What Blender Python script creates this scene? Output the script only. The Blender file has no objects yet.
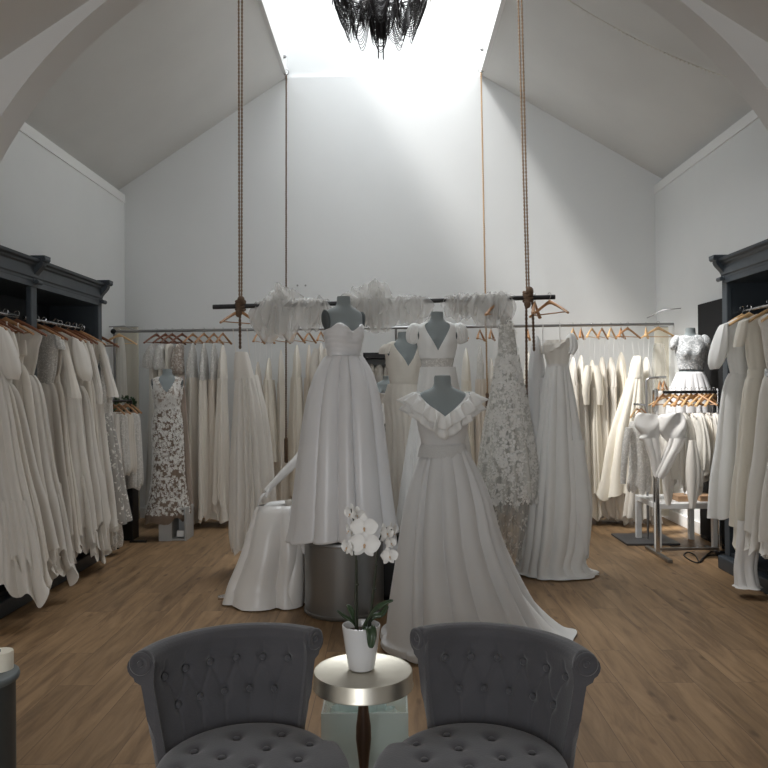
import bpy, bmesh, math, random
from math import sin, cos, pi, radians, exp, sqrt
from mathutils import Vector, Matrix
C = bpy.context.scene.collection
random.seed(7)
R = radians

# ------------------------------------------------------------------ camera
cam_d = bpy.data.cameras.new('camera')
cam = bpy.data.objects.new('camera', cam_d)
C.objects.link(cam)
CL = Vector((0, 0, 1.5))
ROT = Matrix.Rotation(R(0.52), 3, 'Z') @ Matrix.Rotation(R(90 + 0.3), 3, 'X') @ Matrix.Rotation(R(-0.5), 3, 'Z')
cam.matrix_world = Matrix.Translation(CL) @ ROT.to_4x4()
cam_d.sensor_width = 36
cam_d.lens = 36.0
cam_d.clip_start = 0.05
bpy.context.scene.camera = cam

def P(px, py, Y):
    d = ROT @ Vector(((px - 384) / 768, -(py - 384) / 768, -1))
    return CL + d * (Y / d.y)

def FL(px, py):
    d = ROT @ Vector(((px - 384) / 768, -(py - 384) / 768, -1))
    return CL + d * (-CL.z / d.z)

# ------------------------------------------------------------------ materials
MT = {}
def mat(name, col, rough=0.6, metal=0.0, bump=0.0, bscale=60, sheen=0.0, spec=0.5, var=0.0, vscale=6, alpha=1.0, trans=0.0, sub=0.0, coat=0.0, stretch=None):
    if name in MT: return MT[name]
    m = bpy.data.materials.new(name); m.use_nodes = True
    nt = m.node_tree; b = nt.nodes['Principled BSDF']
    b.inputs['Base Color'].default_value = (*col, 1)
    b.inputs['Roughness'].default_value = rough
    b.inputs['Metallic'].default_value = metal
    b.inputs['Specular IOR Level'].default_value = spec
    b.inputs['Sheen Weight'].default_value = sheen
    b.inputs['Alpha'].default_value = alpha
    b.inputs['Transmission Weight'].default_value = trans
    b.inputs['Coat Weight'].default_value = coat
    tc = nt.nodes.new('ShaderNodeTexCoord')
    mp = nt.nodes.new('ShaderNodeMapping')
    nt.links.new(tc.outputs['Object'], mp.inputs['Vector'])
    if stretch: mp.inputs['Scale'].default_value = stretch
    if bump:
        n = nt.nodes.new('ShaderNodeTexNoise'); n.inputs['Scale'].default_value = bscale; n.inputs['Detail'].default_value = 4
        nt.links.new(mp.outputs[0], n.inputs['Vector'])
        bp = nt.nodes.new('ShaderNodeBump'); bp.inputs['Strength'].default_value = bump; bp.inputs['Distance'].default_value = 0.01
        nt.links.new(n.outputs['Fac'], bp.inputs['Height']); nt.links.new(bp.outputs[0], b.inputs['Normal'])
    if var:
        n = nt.nodes.new('ShaderNodeTexNoise'); n.inputs['Scale'].default_value = vscale; n.inputs['Detail'].default_value = 5
        nt.links.new(mp.outputs[0], n.inputs['Vector'])
        r = nt.nodes.new('ShaderNodeValToRGB')
        r.color_ramp.elements[0].position = .3; r.color_ramp.elements[1].position = .7
        r.color_ramp.elements[0].color = (*[c * (1 - var) for c in col], 1)
        r.color_ramp.elements[1].color = (*[min(1, c * (1 + var)) for c in col], 1)
        nt.links.new(n.outputs['Fac'], r.inputs[0]); nt.links.new(r.outputs[0], b.inputs['Base Color'])
    MT[name] = m
    return m

WALL = mat('wall_paint', (.78, .79, .785), .85, bump=.05, bscale=8, var=.012, vscale=2)
CEIL = mat('ceiling_paint', (.74, .735, .715), .9, bump=.08, bscale=5, var=.03, vscale=1.5)
TRIMW = mat('white_trim', (.84, .84, .83), .5)
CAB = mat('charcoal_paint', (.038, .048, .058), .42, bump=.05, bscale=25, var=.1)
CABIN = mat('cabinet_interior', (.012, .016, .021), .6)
GREYF = mat('grey_dress_form_cloth', (.27, .305, .31), .85, bump=.1, bscale=90, sheen=.2)
GREYC = mat('dark_form_cap', (.10, .115, .12), .8, bump=.05)
WOOD = mat('hanger_wood', (.40, .21, .095), .42, var=.25, vscale=14, stretch=(1, 6, 6))
WOODL = mat('pale_hanger_wood', (.62, .40, .20), .42, var=.2, vscale=14, stretch=(1, 6, 6))
WOODD = mat('dark_hanger_wood', (.20, .075, .035), .4, var=.25, vscale=14, stretch=(1, 6, 6))
LEGW = mat('turned_walnut', (.065, .036, .022), .3, var=.35, vscale=20, stretch=(3, 3, .6), coat=.4)
CHROME = mat('chrome', (.62, .62, .62), .2, 1.0)
STEEL = mat('rail_steel', (.33, .33, .33), .35, 1.0)
BLACK = mat('black_metal', (.012, .012, .013), .45)
BLACKF = mat('black_fabric', (.006, .006, .007), .9)
ROPE = mat('jute_rope', (.38, .25, .14), .9, bump=.6, bscale=120)
ROPEM = mat('mid_jute_rope', (.26, .175, .11), .9, bump=.6, bscale=120)
ROPED = mat('dark_jute_rope', (.15, .095, .06), .9, bump=.6, bscale=120)
CHAIR = mat('grey_velvet', (.070, .068, .075), .85, bump=.12, bscale=160, sheen=.4, var=.1, vscale=9)
POT = mat('white_glazed_ceramic', (.80, .80, .80), .25, coat=.3)
LEAF = mat('orchid_leaf_green', (.035, .065, .028), .35, var=.25, vscale=12)
STEM = mat('orchid_stem_dark', (.03, .035, .02), .5)
PETAL = mat('orchid_petal', (.86, .85, .82), .55, var=.03, vscale=30)
LIP = mat('orchid_lip', (.62, .42, .26), .5, var=.3, vscale=60)
BARK = mat('bark_chips', (.05, .03, .02), .9, bump=1, bscale=60, var=.5, vscale=60)
ZINC = mat('zinc_drum_grey', (.27, .27, .265), .38, .75, bump=.05, bscale=8, var=.08, vscale=3, stretch=(1, 1, .2))
CREAM = mat('cream_panel_fabric', (.88, .83, .70), .8, bump=.05)
GREEN = mat('boxwood_green', (.06, .12, .05), .6, var=.4, vscale=20)
TABW = mat('white_table_paint', (.80, .80, .79), .4)
TRAY = mat('kraft_box_brown', (.42, .26, .15), .6, var=.15)
PEDG = mat('grey_box_paint', (.42, .42, .41), .5, var=.05)
PINK = mat('rattan_pink_brown', (.40, .23, .16), .6, var=.2, vscale=30)
DKDRUM = mat('dark_grey_drum', (.055, .062, .064), .45, var=.1)
CARD = mat('white_card', (.8, .8, .8), .6)
SILVER = mat('silver_shoe', (.7, .68, .66), .25, .9)
SKINW = mat('white_mannequin_gloss', (.80, .79, .77), .4)
PEARL = mat('pearl_beads', (.75, .72, .66), .3)
CHAINB = mat('black_chain', (.02, .017, .017), .35, .6)

def brushed():
    m = mat('brushed_brass_silver', (.66, .62, .53), .3, 1.0)
    nt = m.node_tree; b = nt.nodes['Principled BSDF']
    tc = nt.nodes.new('ShaderNodeTexCoord'); mp = nt.nodes.new('ShaderNodeMapping'); mp.inputs['Scale'].default_value = (4, 90, 4)
    n = nt.nodes.new('ShaderNodeTexNoise'); n.inputs['Scale'].default_value = 3; n.inputs['Detail'].default_value = 6
    nt.links.new(tc.outputs['Object'], mp.inputs[0]); nt.links.new(mp.outputs[0], n.inputs['Vector'])
    bp = nt.nodes.new('ShaderNodeBump'); bp.inputs['Strength'].default_value = .08; bp.inputs['Distance'].default_value = .002
    nt.links.new(n.outputs['Fac'], bp.inputs['Height']); nt.links.new(bp.outputs[0], b.inputs['Normal'])
    r = nt.nodes.new('ShaderNodeMapRange'); r.inputs[3].default_value = .26; r.inputs[4].default_value = .5
    nt.links.new(n.outputs['Fac'], r.inputs[0]); nt.links.new(r.outputs[0], b.inputs['Roughness'])
    return m
BRASS = brushed()

def cloth(name, col, rough=.75, sheen=.3, bump=.08, bscale=40, spec=.3, trans=0.0):
    m = mat(name, col, rough, sheen=sheen, bump=bump, bscale=bscale, spec=spec, var=.02, vscale=5)
    if trans:
        nt = m.node_tree; b = nt.nodes['Principled BSDF']; out = nt.nodes['Material Output']
        t = nt.nodes.new('ShaderNodeBsdfTranslucent'); t.inputs[0].default_value = (*col, 1)
        mx = nt.nodes.new('ShaderNodeMixShader'); mx.inputs[0].default_value = trans
        nt.links.new(b.outputs[0], mx.inputs[1]); nt.links.new(t.outputs[0], mx.inputs[2]); nt.links.new(mx.outputs[0], out.inputs[0])
    return m
IV = [cloth('ivory_chiffon', (.81, .765, .69), trans=.15), cloth('warm_ivory_crepe', (.78, .73, .65), .7), cloth('soft_white_chiffon', (.84, .805, .745), trans=.15),
      cloth('cream_crepe', (.80, .75, .65), .65), cloth('champagne_satin', (.74, .67, .58), .45, bump=.04)]
SATIN = cloth('cool_white_satin', (.81, .81, .82), .30, sheen=.1, bump=.05, bscale=10, spec=.5)
SATIN2 = cloth('ivory_satin', (.82, .80, .77), .3, sheen=.1, bump=.06, bscale=10, spec=.55)
GCHIF = cloth('pale_grey_white_chiffon', (.76, .76, .755), .8, trans=.1)
WCREPE = cloth('white_crepe', (.84, .84, .82), .7)

def lace(name, base, flower, scale=30, holes=0.0, thr=.5):
    if name in MT: return MT[name]
    m = mat(name, base, .8, sheen=.2)
    nt = m.node_tree; b = nt.nodes['Principled BSDF']; out = nt.nodes['Material Output']
    tc = nt.nodes.new('ShaderNodeTexCoord')
    n = nt.nodes.new('ShaderNodeTexNoise'); n.inputs['Scale'].default_value = scale * .5; n.inputs['Detail'].default_value = 3
    v = nt.nodes.new('ShaderNodeTexVoronoi'); v.feature = 'SMOOTH_F1'; v.inputs['Scale'].default_value = scale
    mixv = nt.nodes.new('ShaderNodeMixRGB'); mixv.inputs[0].default_value = .12
    nt.links.new(tc.outputs['Object'], n.inputs['Vector']); nt.links.new(tc.outputs['Object'], mixv.inputs[1]); nt.links.new(n.outputs['Color'], mixv.inputs[2])
    nt.links.new(mixv.outputs[0], v.inputs['Vector'])
    r = nt.nodes.new('ShaderNodeValToRGB'); r.color_ramp.elements[0].position = thr - .06; r.color_ramp.elements[1].position = thr + .06
    r.color_ramp.elements[0].color = (1, 1, 1, 1); r.color_ramp.elements[1].color = (0, 0, 0, 1)
    nt.links.new(v.outputs['Distance'], r.inputs[0])
    mc = nt.nodes.new('ShaderNodeMixRGB'); mc.inputs[1].default_value = (*base, 1); mc.inputs[2].default_value = (*flower, 1)
    nt.links.new(r.outputs[0], mc.inputs[0]); nt.links.new(mc.outputs[0], b.inputs['Base Color'])
    bp = nt.nodes.new('ShaderNodeBump'); bp.inputs['Strength'].default_value = .6; bp.inputs['Distance'].default_value = .004
    nt.links.new(r.outputs[0], bp.inputs['Height']); nt.links.new(bp.outputs[0], b.inputs['Normal'])
    if holes:
        t = nt.nodes.new('ShaderNodeBsdfTransparent'); mx = nt.nodes.new('ShaderNodeMixShader')
        mr = nt.nodes.new('ShaderNodeMapRange'); mr.inputs[3].default_value = 1 - holes; mr.inputs[4].default_value = .97
        nt.links.new(r.outputs[0], mr.inputs[0]); nt.links.new(mr.outputs[0], mx.inputs[0])
        nt.links.new(t.outputs[0], mx.inputs[1]); nt.links.new(b.outputs[0], mx.inputs[2]); nt.links.new(mx.outputs[0], out.inputs[0])
    return m
LACE = lace('white_lace', (.68, .66, .62), (.84, .82, .78), 55, .08, .35)
LACES = lace('sheer_lace', (.70, .68, .64), (.84, .82, .78), 30, .5, .28)
LACED = lace('grey_white_lace', (.50, .52, .53), (.84, .85, .86), 45, 0, .4)
LACEG = lace('sparkle_lace', (.64, .63, .59), (.84, .83, .79), 40, .05, .33)
NUDE = mat('nude_tulle', (.25, .19, .145), .8, bump=.2, bscale=90)

def sheer(name, col, op):
    if name in MT: return MT[name]
    m = mat(name, col, .85, sheen=.3, bump=.3, bscale=20)
    nt = m.node_tree; b = nt.nodes['Principled BSDF']; out = nt.nodes['Material Output']
    t = nt.nodes.new('ShaderNodeBsdfTransparent'); mx = nt.nodes.new('ShaderNodeMixShader'); mx.inputs[0].default_value = op
    nt.links.new(t.outputs[0], mx.inputs[1]); nt.links.new(b.outputs[0], mx.inputs[2]); nt.links.new(mx.outputs[0], out.inputs[0])
    return m
TULLE = sheer('white_tulle', (.86, .85, .82), .34)
TULLEI = sheer('ivory_tulle', (.82, .79, .72), .75)
VEIL = sheer('thin_veil', (.85, .82, .74), .35)
GLASS = sheer('pale_green_glass', (.85, .95, .92), .45)
MT['pale_green_glass'].node_tree.nodes['Principled BSDF'].inputs['Roughness'].default_value = .15

def wood_floor():
    m = bpy.data.materials.new('oak_laminate'); m.use_nodes = True
    nt = m.node_tree; b = nt.nodes['Principled BSDF']; N = nt.nodes.new; L = nt.links.new
    tc = N('ShaderNodeTexCoord'); mp = N('ShaderNodeMapping'); mp.inputs['Rotation'].default_value = (0, 0, R(90))
    L(tc.outputs['Object'], mp.inputs[0])
    br = N('ShaderNodeTexBrick'); br.inputs['Scale'].default_value = 1; br.inputs['Brick Width'].default_value = 1.3; br.inputs['Row Height'].default_value = .19
    br.inputs['Mortar Size'].default_value = .0016; br.inputs['Mortar Smooth'].default_value = .3; br.offset = .37
    br.inputs['Color1'].default_value = (0, 0, 0, 1); br.inputs['Color2'].default_value = (1, 1, 1, 1); br.inputs['Mortar'].default_value = (.5, .5, .5, 1)
    L(mp.outputs[0], br.inputs['Vector'])
    # per plank offset of the grain
    add = N('ShaderNodeVectorMath'); add.operation = 'MULTIPLY_ADD'
    L(br.outputs['Color'], add.inputs[0]); add.inputs[1].default_value = (7, 3, 5); L(mp.outputs[0], add.inputs[2])
    g = N('ShaderNodeMapping'); g.inputs['Scale'].default_value = (1.1, 9, 1); L(add.outputs[0], g.inputs[0])
    n = N('ShaderNodeTexNoise'); n.inputs['Scale'].default_value = 1.6; n.inputs['Detail'].default_value = 7; n.inputs['Roughness'].default_value = .62; n.inputs['Distortion'].default_value = .6
    L(g.outputs[0], n.inputs['Vector'])
    r = N('ShaderNodeValToRGB'); e = r.color_ramp.elements
    e[0].position = .3; e[0].color = (.15, .088, .043, 1); e[1].position = .72; e[1].color = (.37, .235, .125, 1)
    e2 = e.new(.5); e2.color = (.265, .163, .082, 1)
    L(n.outputs['Fac'], r.inputs[0])
    hs = N('ShaderNodeHueSaturation'); L(r.outputs[0], hs.inputs['Color'])
    mr = N('ShaderNodeMapRange'); mr.inputs[3].default_value = .86; mr.inputs[4].default_value = 1.14
    L(br.outputs['Color'], mr.inputs[0]); L(mr.outputs[0], hs.inputs['Value'])
    # knots
    k = N('ShaderNodeMapping'); k.inputs['Scale'].default_value = (1.6, 4.2, 1); L(add.outputs[0], k.inputs[0])
    v = N('ShaderNodeTexVoronoi'); v.inputs['Scale'].default_value = 1.9; L(k.outputs[0], v.inputs['Vector'])
    kr = N('ShaderNodeValToRGB'); kr.color_ramp.elements[0].position = .05; kr.color_ramp.elements[0].color = (.42, .36, .32, 1)
    kr.color_ramp.elements[1].position = .17; kr.color_ramp.elements[1].color = (1, 1, 1, 1)
    L(v.outputs['Distance'], kr.inputs[0])
    mm = N('ShaderNodeMixRGB'); mm.blend_type = 'MULTIPLY'; mm.inputs[0].default_value = .8; L(hs.outputs[0], mm.inputs[1]); L(kr.outputs[0], mm.inputs[2])
    mo = N('ShaderNodeMixRGB'); mo.inputs[2].default_value = (.12, .07, .04, 1); L(br.outputs['Fac'], mo.inputs[0]); L(mm.outputs[0], mo.inputs[1])
    L(mo.outputs[0], b.inputs['Base Color'])
    b.inputs['Roughness'].default_value = .48; b.inputs['Specular IOR Level'].default_value = .4
    bp = N('ShaderNodeBump'); bp.inputs['Strength'].default_value = .15; bp.inputs['Distance'].default_value = .003
    L(n.outputs['Fac'], bp.inputs['Height']); L(bp.outputs[0], b.inputs['Normal'])
    return m
FLOORM = wood_floor()

# ------------------------------------------------------------------ object helpers
def empty(name, loc, rz=0, label=None, cat=None, group=None):
    o = bpy.data.objects.new(name, None); C.objects.link(o)
    o.location = loc; o.rotation_euler = (0, 0, rz); o.empty_display_size = .1
    tag(o, label, cat, group)
    return o

LABELS = {}
def tag(o, label=None, cat=None, group=None, kind=None):
    if label: o['label'] = label
    if cat: o['category'] = cat
    if group: o['group'] = group
    if kind: o['kind'] = kind
    return o

def pmat(o):
    return Matrix.Translation(o.location) @ Matrix.Rotation(o.rotation_euler[2], 4, 'Z')

class MB:
    def __init__(s): s.v = []; s.f = []
    def add(s, vs, fs):
        n = len(s.v); s.v += [tuple(v) for v in vs]; s.f += [tuple(i + n for i in f) for f in fs]
        return s
    def box(s, c, size, rz=0, rx=0, ry=0):
        x, y, z = [a / 2 for a in size]
        M = Matrix.Translation(c) @ Matrix.Rotation(rz, 4, 'Z') @ Matrix.Rotation(ry, 4, 'Y') @ Matrix.Rotation(rx, 4, 'X')
        vs = [M @ Vector((a * x, b * y, c2 * z)) for a in (-1, 1) for b in (-1, 1) for c2 in (-1, 1)]
        return s.add(vs, [(0, 1, 3, 2), (4, 6, 7, 5), (0, 4, 5, 1), (2, 3, 7, 6), (0, 2, 6, 4), (1, 5, 7, 3)])
    def b2(s, x0, x1, y0, y1, z0, z1):
        return s.box(((x0 + x1) / 2, (y0 + y1) / 2, (z0 + z1) / 2), (x1 - x0, y1 - y0, z1 - z0))
    def grid(s, rows, closed=True, cap0=False, cap1=False):
        m = len(rows); n = len(rows[0]); vs = [p for r in rows for p in r]; fs = []
        for i in range(m - 1):
            for j in range(n if closed else n - 1):
                k = (j + 1) % n
                fs.append((i * n + j, i * n + k, (i + 1) * n + k, (i + 1) * n + j))
        if cap0: fs.append(tuple(range(n - 1, -1, -1)))
        if cap1: fs.append(tuple((m - 1) * n + j for j in range(n)))
        return s.add(vs, fs)
    def tube(s, pts, r, n=8, cap=True, flat=None):
        pts = [Vector(p) for p in pts]; rows = []
        up = Vector((0, 0, 1)); t0 = (pts[1] - pts[0]).normalized()
        a = t0.cross(up)
        if a.length < .05: a = t0.cross(Vector((1, 0, 0)))
        a.normalize()
        for i, p in enumerate(pts):
            t = (pts[min(i + 1, len(pts) - 1)] - pts[max(i - 1, 0)]).normalized()
            a = (a - t * a.dot(t)).normalized(); b = t.cross(a)
            rr = r[i] if isinstance(r, (list, tuple)) else r
            fl = flat if flat else 1
            rows.append([p + (a * cos(2 * pi * j / n) + b * sin(2 * pi * j / n) * fl) * rr for j in range(n)])
        return s.grid(rows, True, cap, cap)
    def lathe(s, prof, n=32, c=(0, 0, 0), cap0=True, cap1=True):
        c = Vector(c)
        rows = [[c + Vector((r * cos(2 * pi * j / n), r * sin(2 * pi * j / n), z)) for j in range(n)] for r, z in prof]
        return s.grid(rows, True, cap0, cap1)
    def ball(s, c, rad, n=12, m=8, M=None):
        c = Vector(c)
        if not isinstance(rad, (tuple, list)): rad = (rad,) * 3
        rows = []
        for i in range(m + 1):
            ph = -pi / 2 + pi * (i * .98 + .01 * m) / m
            r = []
            for j in range(n):
                v = Vector((rad[0] * cos(ph) * cos(2 * pi * j / n), rad[1] * cos(ph) * sin(2 * pi * j / n), rad[2] * sin(ph)))
                if M: v = M @ v
                r.append(c + v)
            rows.append(r)
        return s.grid(rows, True, True, True)
    def prism(s, pts2, y0, y1, axis='y'):
        n = len(pts2)
        if axis == 'y': vs = [(a, y0, b) for a, b in pts2] + [(a, y1, b) for a, b in pts2]
        elif axis == 'x': vs = [(y0, a, b) for a, b in pts2] + [(y1, a, b) for a, b in pts2]
        else: vs = [(a, b, y0) for a, b in pts2] + [(a, b, y1) for a, b in pts2]
        fs = [tuple(range(n)), tuple(range(2 * n - 1, n - 1, -1))] + [(i, i + n, (i + 1) % n + n, (i + 1) % n) for i in range(n)]
        return s.add(vs, fs)
    def build(s, name, m, parent=None, world=False, smooth=True, bevel=0, solid=0):
        me = bpy.data.meshes.new(name)
        vs = s.v
        if world and parent is not None:
            I = pmat(parent).inverted(); vs = [I @ Vector(v) for v in vs]
        me.from_pydata([tuple(v) for v in vs], [], s.f)
        bm = bmesh.new(); bm.from_mesh(me); bmesh.ops.recalc_face_normals(bm, faces=bm.faces); bm.to_mesh(me); bm.free()
        me.materials.append(m)
        if smooth:
            me.polygons.foreach_set('use_smooth', [True] * len(me.polygons))
            try: me.set_sharp_from_angle(angle=R(50))
            except Exception: pass
        o = bpy.data.objects.new(name, me); C.objects.link(o)
        if parent is not None: o.parent = parent
        if bevel:
            b = o.modifiers.new('bevel', 'BEVEL'); b.width = bevel; b.segments = 2; b.limit_method = 'ANGLE'; b.angle_limit = R(40)
        if solid:
            b = o.modifiers.new('solid', 'SOLIDIFY'); b.thickness = solid; b.offset = 0
        return o

def struct(name, mb, m, **k):
    return tag(mb.build(name, m, **k), kind='structure')

def cr(p0, p1, p2, p3, t):
    return [.5 * ((2 * b) + (c - a) * t + (2 * a - 5 * b + 4 * c - d) * t * t + (3 * b - a - 3 * c + d) * t ** 3) for a, b, c, d in zip(p0, p1, p2, p3)]

def resample(keys, rows):
    """keys: lists of equal length; smooth interpolation, rows spread by distance"""
    L = [0]
    for a, b in zip(keys, keys[1:]): L.append(L[-1] + max(1e-4, sqrt(sum((x - y) ** 2 for x, y in zip(a[:3], b[:3])))) + .02)
    out = []
    for i in range(rows):
        s = L[-1] * i / (rows - 1); k = 0
        while k < len(L) - 2 and s > L[k + 1]: k += 1
        t = (s - L[k]) / (L[k + 1] - L[k])
        g = lambda q: keys[max(0, min(len(keys) - 1, q))]
        out.append(cr(g(k - 1), g(k), g(k + 1), g(k + 2), t))
    return out

def foldf(k, rng):
    k = max(3, int(k)); w = [rng.uniform(.45, 1.7) for _ in range(k)]; T = sum(w); cs = [0]
    for a in w: cs.append(cs[-1] + a / T)
    dep = [rng.uniform(.45, 1.25) * (.6 + .4 * min(1.5, a)) for a in w]; sk = [rng.uniform(-.8, .8) for _ in w]; dr = [rng.uniform(-.25, .25) / k for _ in w]
    p0 = rng.random(); p1 = rng.uniform(0, 6.28); p2 = rng.uniform(0, 6.28)
    def F(th, u):
        a = (th / (2 * pi) + p0 + .012 * sin(2 * th + p1) + .03 * u * sin(th + p2)) % 1.0
        i = 0
        while i < k - 1 and a >= cs[i + 1] : i += 1
        f = (a - cs[i]) / (cs[i + 1] - cs[i]); f = f ** (2 ** (sk[i] * .6))
        return dep[i] * (sin(pi * f) ** .85) * 1.9 - .95 + .18 * sin(3.7 * k * .5 * th + p1 + 2 * u) * 0
    return F

def loft(keys, n=64, rows=28, k=14, seed=0, hem=0.0, hemk=7, minz=None, power=2.0, boxy=False, back=None):
    """keys (z, cx, cy, rx, ry, amp) top to bottom. returns MB (open cloth tube)"""
    rng = random.Random(seed); F = foldf(k, rng); H = foldf(hemk, rng); hp = rng.uniform(0, 6.28)
    wv_ = [(rng.randint(3, 4 + k // 2), rng.uniform(0, 6.28), rng.uniform(.2, .55)) for _ in range(4)]
    hs_ = [sum(a * sin(f * 2 * pi * j / n + p) for f, p, a in wv_) for j in range(n)]
    rs = resample([list(q) for q in keys], rows); g = []
    for i, (z, cx, cy, rx, ry, amp) in enumerate(rs):
        u = i / (rows - 1); row = []
        rx = max(rx, .004); ry = max(ry, .004)
        for j in range(n):
            th = 2 * pi * j / n
            c, s_ = cos(th), sin(th)
            nx, ny = c / rx, s_ / ry; l = sqrt(nx * nx + ny * ny); nx /= l; ny /= l
            d = max(0, amp) * F(th, u)
            d = max(d, -.6 * min(rx, ry))
            zz = z + hem * (hs_[j] * .5 + .3 * sin(2 * th + hp)) * u ** 5
            if minz is not None: zz = max(zz, minz + .004 * abs(sin(3 * th)))
            row.append((cx + rx * c + nx * d, cy + ry * s_ + ny * d, zz))
        g.append(row)
    return MB().grid(g)

def pk(d, rows, ry_def=.1):
    """silhouette rows (y, xl, xr, ry, amp[, dd]) measured on one plane at distance d -> loft keys"""
    out = []
    for r in rows:
        y, xl, xr, ry, amp = r[:5]; dd = d + (r[5] if len(r) > 5 else 0)
        a = P(xl, y, dd); b = P(xr, y, dd)
        out.append(((a.z + b.z) / 2, (a.x + b.x) / 2, dd, (b.x - a.x) / 2, ry, amp))
    return out

# ------------------------------------------------------------------ the room
YB = 9.0; XL = -3.12; XR = 3.105
AY0, AY1 = 4.47, 4.7
SKX0, SKX1, SKZ, SKY0, SKT = -1.20, 1.09, 5.16, 5.3, 6.6
struct('floor', MB().b2(-4.2, 4.2, -4.3, YB + .1, -.1, 0), FLOORM, smooth=False)
SPLIT = P(384, 76, YB).z
struct('wall_back', MB().b2(XL - .2, XR + .2, YB, YB + .15, 0, SPLIT), WALL, smooth=False)
struct('wall_skylight_end', MB().b2(XL - .2, XR + .2, YB + .05, YB + .15, SPLIT, SKT), WALL, smooth=False)
ZL, ZR = 3.80, 3.84
struct('wall_left', MB().b2(XL - .15, XL, AY1, YB, 0, ZL - .02), WALL, smooth=False)
struct('wall_right', MB().b2(XR, XR + .15, AY1, YB, 0, ZR - .02), WALL, smooth=False)
struct('trim_1', MB().b2(XL - .15, XL + .012, AY1, YB, ZL - .10, ZL), TRIMW, smooth=False, bevel=.004)
struct('trim_2', MB().b2(XR - .012, XR + .15, AY1, YB, ZR - .10, ZR), TRIMW, smooth=False, bevel=.004)
def slope(x0, z0, x1, z1, y0, y1):   # a sloping ceiling slab
    return MB().prism([(x0, z0), (x1, z1), (x1, z1 + .14), (x0, z0 + .14)], y0, y1)
CZL, CZR = 3.90, 3.97
sl = (SKZ - CZL) / (SKX0 - XL); sr = (CZR - SKZ) / (XR - SKX1)
struct('ceiling_left', slope(XL - .3, CZL - .3 * sl, SKX0, SKZ, AY1, YB + .1), CEIL, smooth=False)
struct('ceiling_right', slope(SKX1, SKZ, XR + .3, CZR + .3 * sr, AY1, YB + .1), CEIL, smooth=False)
struct('ceiling_ridge', MB().b2(SKX0, SKX1, AY1, SKY0, SKZ, SKZ + .14), CEIL, smooth=False)
struct('wall_skylight_left', MB().b2(SKX0 - .12, SKX0, SKY0, YB + .1, SKZ + .02, SKT), WALL, smooth=False)
struct('wall_skylight_right', MB().b2(SKX1, SKX1 + .12, SKY0, YB + .1, SKZ + .02, SKT), WALL, smooth=False)
struct('wall_skylight_front', MB().b2(SKX0 - .1, SKX1 + .1, SKY0 - .1, SKY0, SKZ + .14, SKT), WALL, smooth=False)
struct('trim_3', MB().b2(SKX0 - .03, SKX0 + .02, SKY0, YB, SKZ - .015, SKZ + .10), TRIMW, smooth=False, bevel=.004)
struct('trim_4', MB().b2(SKX1 - .02, SKX1 + .03, SKY0, YB, SKZ - .015, SKZ + .10), TRIMW, smooth=False, bevel=.004)
struct('baseboard_back', MB().b2(XL, XR, YB - .02, YB, 0, .12), TRIMW, smooth=False, bevel=.004)
struct('baseboard_left', MB().b2(XL, XL + .02, 7.1, YB - .02, 0, .12), TRIMW, smooth=False, bevel=.004)
struct('baseboard_right', MB().b2(XR - .02, XR, 6.5, YB - .02, 0, .12), TRIMW, smooth=False, bevel=.004)
# arch
ac = (0.0, 1.62); AR = 2.717; na = 64
pts = [(ac[0] + AR * cos(pi * i / na), ac[1] + AR * sin(pi * i / na)) for i in range(na + 1)]
am = MB(); H = 6.8; X0, X1 = -4.3, 4.3
inner = [(pts[0][0], 0)] + pts + [(pts[-1][0], 0)]
outer = []
for (x, z) in inner:
    if z == 0: outer.append((X1 if x > 0 else X0, 0)); continue
    a = math.atan2(z - ac[1], x - ac[0]); t = 1e9
    if cos(a) > 1e-6: t = min(t, (X1 - ac[0]) / cos(a))
    if cos(a) < -1e-6: t = min(t, (X0 - ac[0]) / cos(a))
    if sin(a) > 1e-6: t = min(t, (H - ac[1]) / sin(a))
    outer.append((ac[0] + t * cos(a), ac[1] + t * sin(a)))
n = len(inner)
for y in (AY0, AY1): am.v += [(x, y, z) for x, z in inner] + [(x, y, z) for x, z in outer]
for i in range(n - 1):
    am.f += [(i, i + 1, n + i + 1, n + i), (2 * n + i, 3 * n + i, 3 * n + i + 1, 2 * n + i + 1), (i, 2 * n + i, 2 * n + i + 1, i + 1), (n + i, n + i + 1, 3 * n + i + 1, 3 * n + i)]
struct('wall_arch', am, mat('arch_paint', (.76, .76, .75), .85, bump=.05, bscale=8))
# the front room behind and around the camera
struct('wall_front_left', MB().b2(-4.2, -4.05, -4.2, AY0, 0, 2.4), WALL, smooth=False)
struct('wall_front_right', MB().b2(4.05, 4.2, -4.2, AY0, 0, 2.4), WALL, smooth=False)
struct('ceiling_front_left', slope(-4.25, 4.92 - .65 * 4.25, 0, 4.92, -4.2, AY0), CEIL, smooth=False)
struct('ceiling_front_right', slope(0, 4.92, 4.25, 4.92 - .65 * 4.25, -4.2, AY0), CEIL, smooth=False)
struct('wall_front', MB().b2(-4.2, -2.2, -4.3, -4.15, 0, 4.9).b2(2.2, 4.2, -4.3, -4.15, 0, 4.9).b2(-2.2, 2.2, -4.3, -4.15, 0, .5).b2(-2.2, 2.2, -4.3, -4.15, 3.1, 4.9), WALL, smooth=False)
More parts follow.
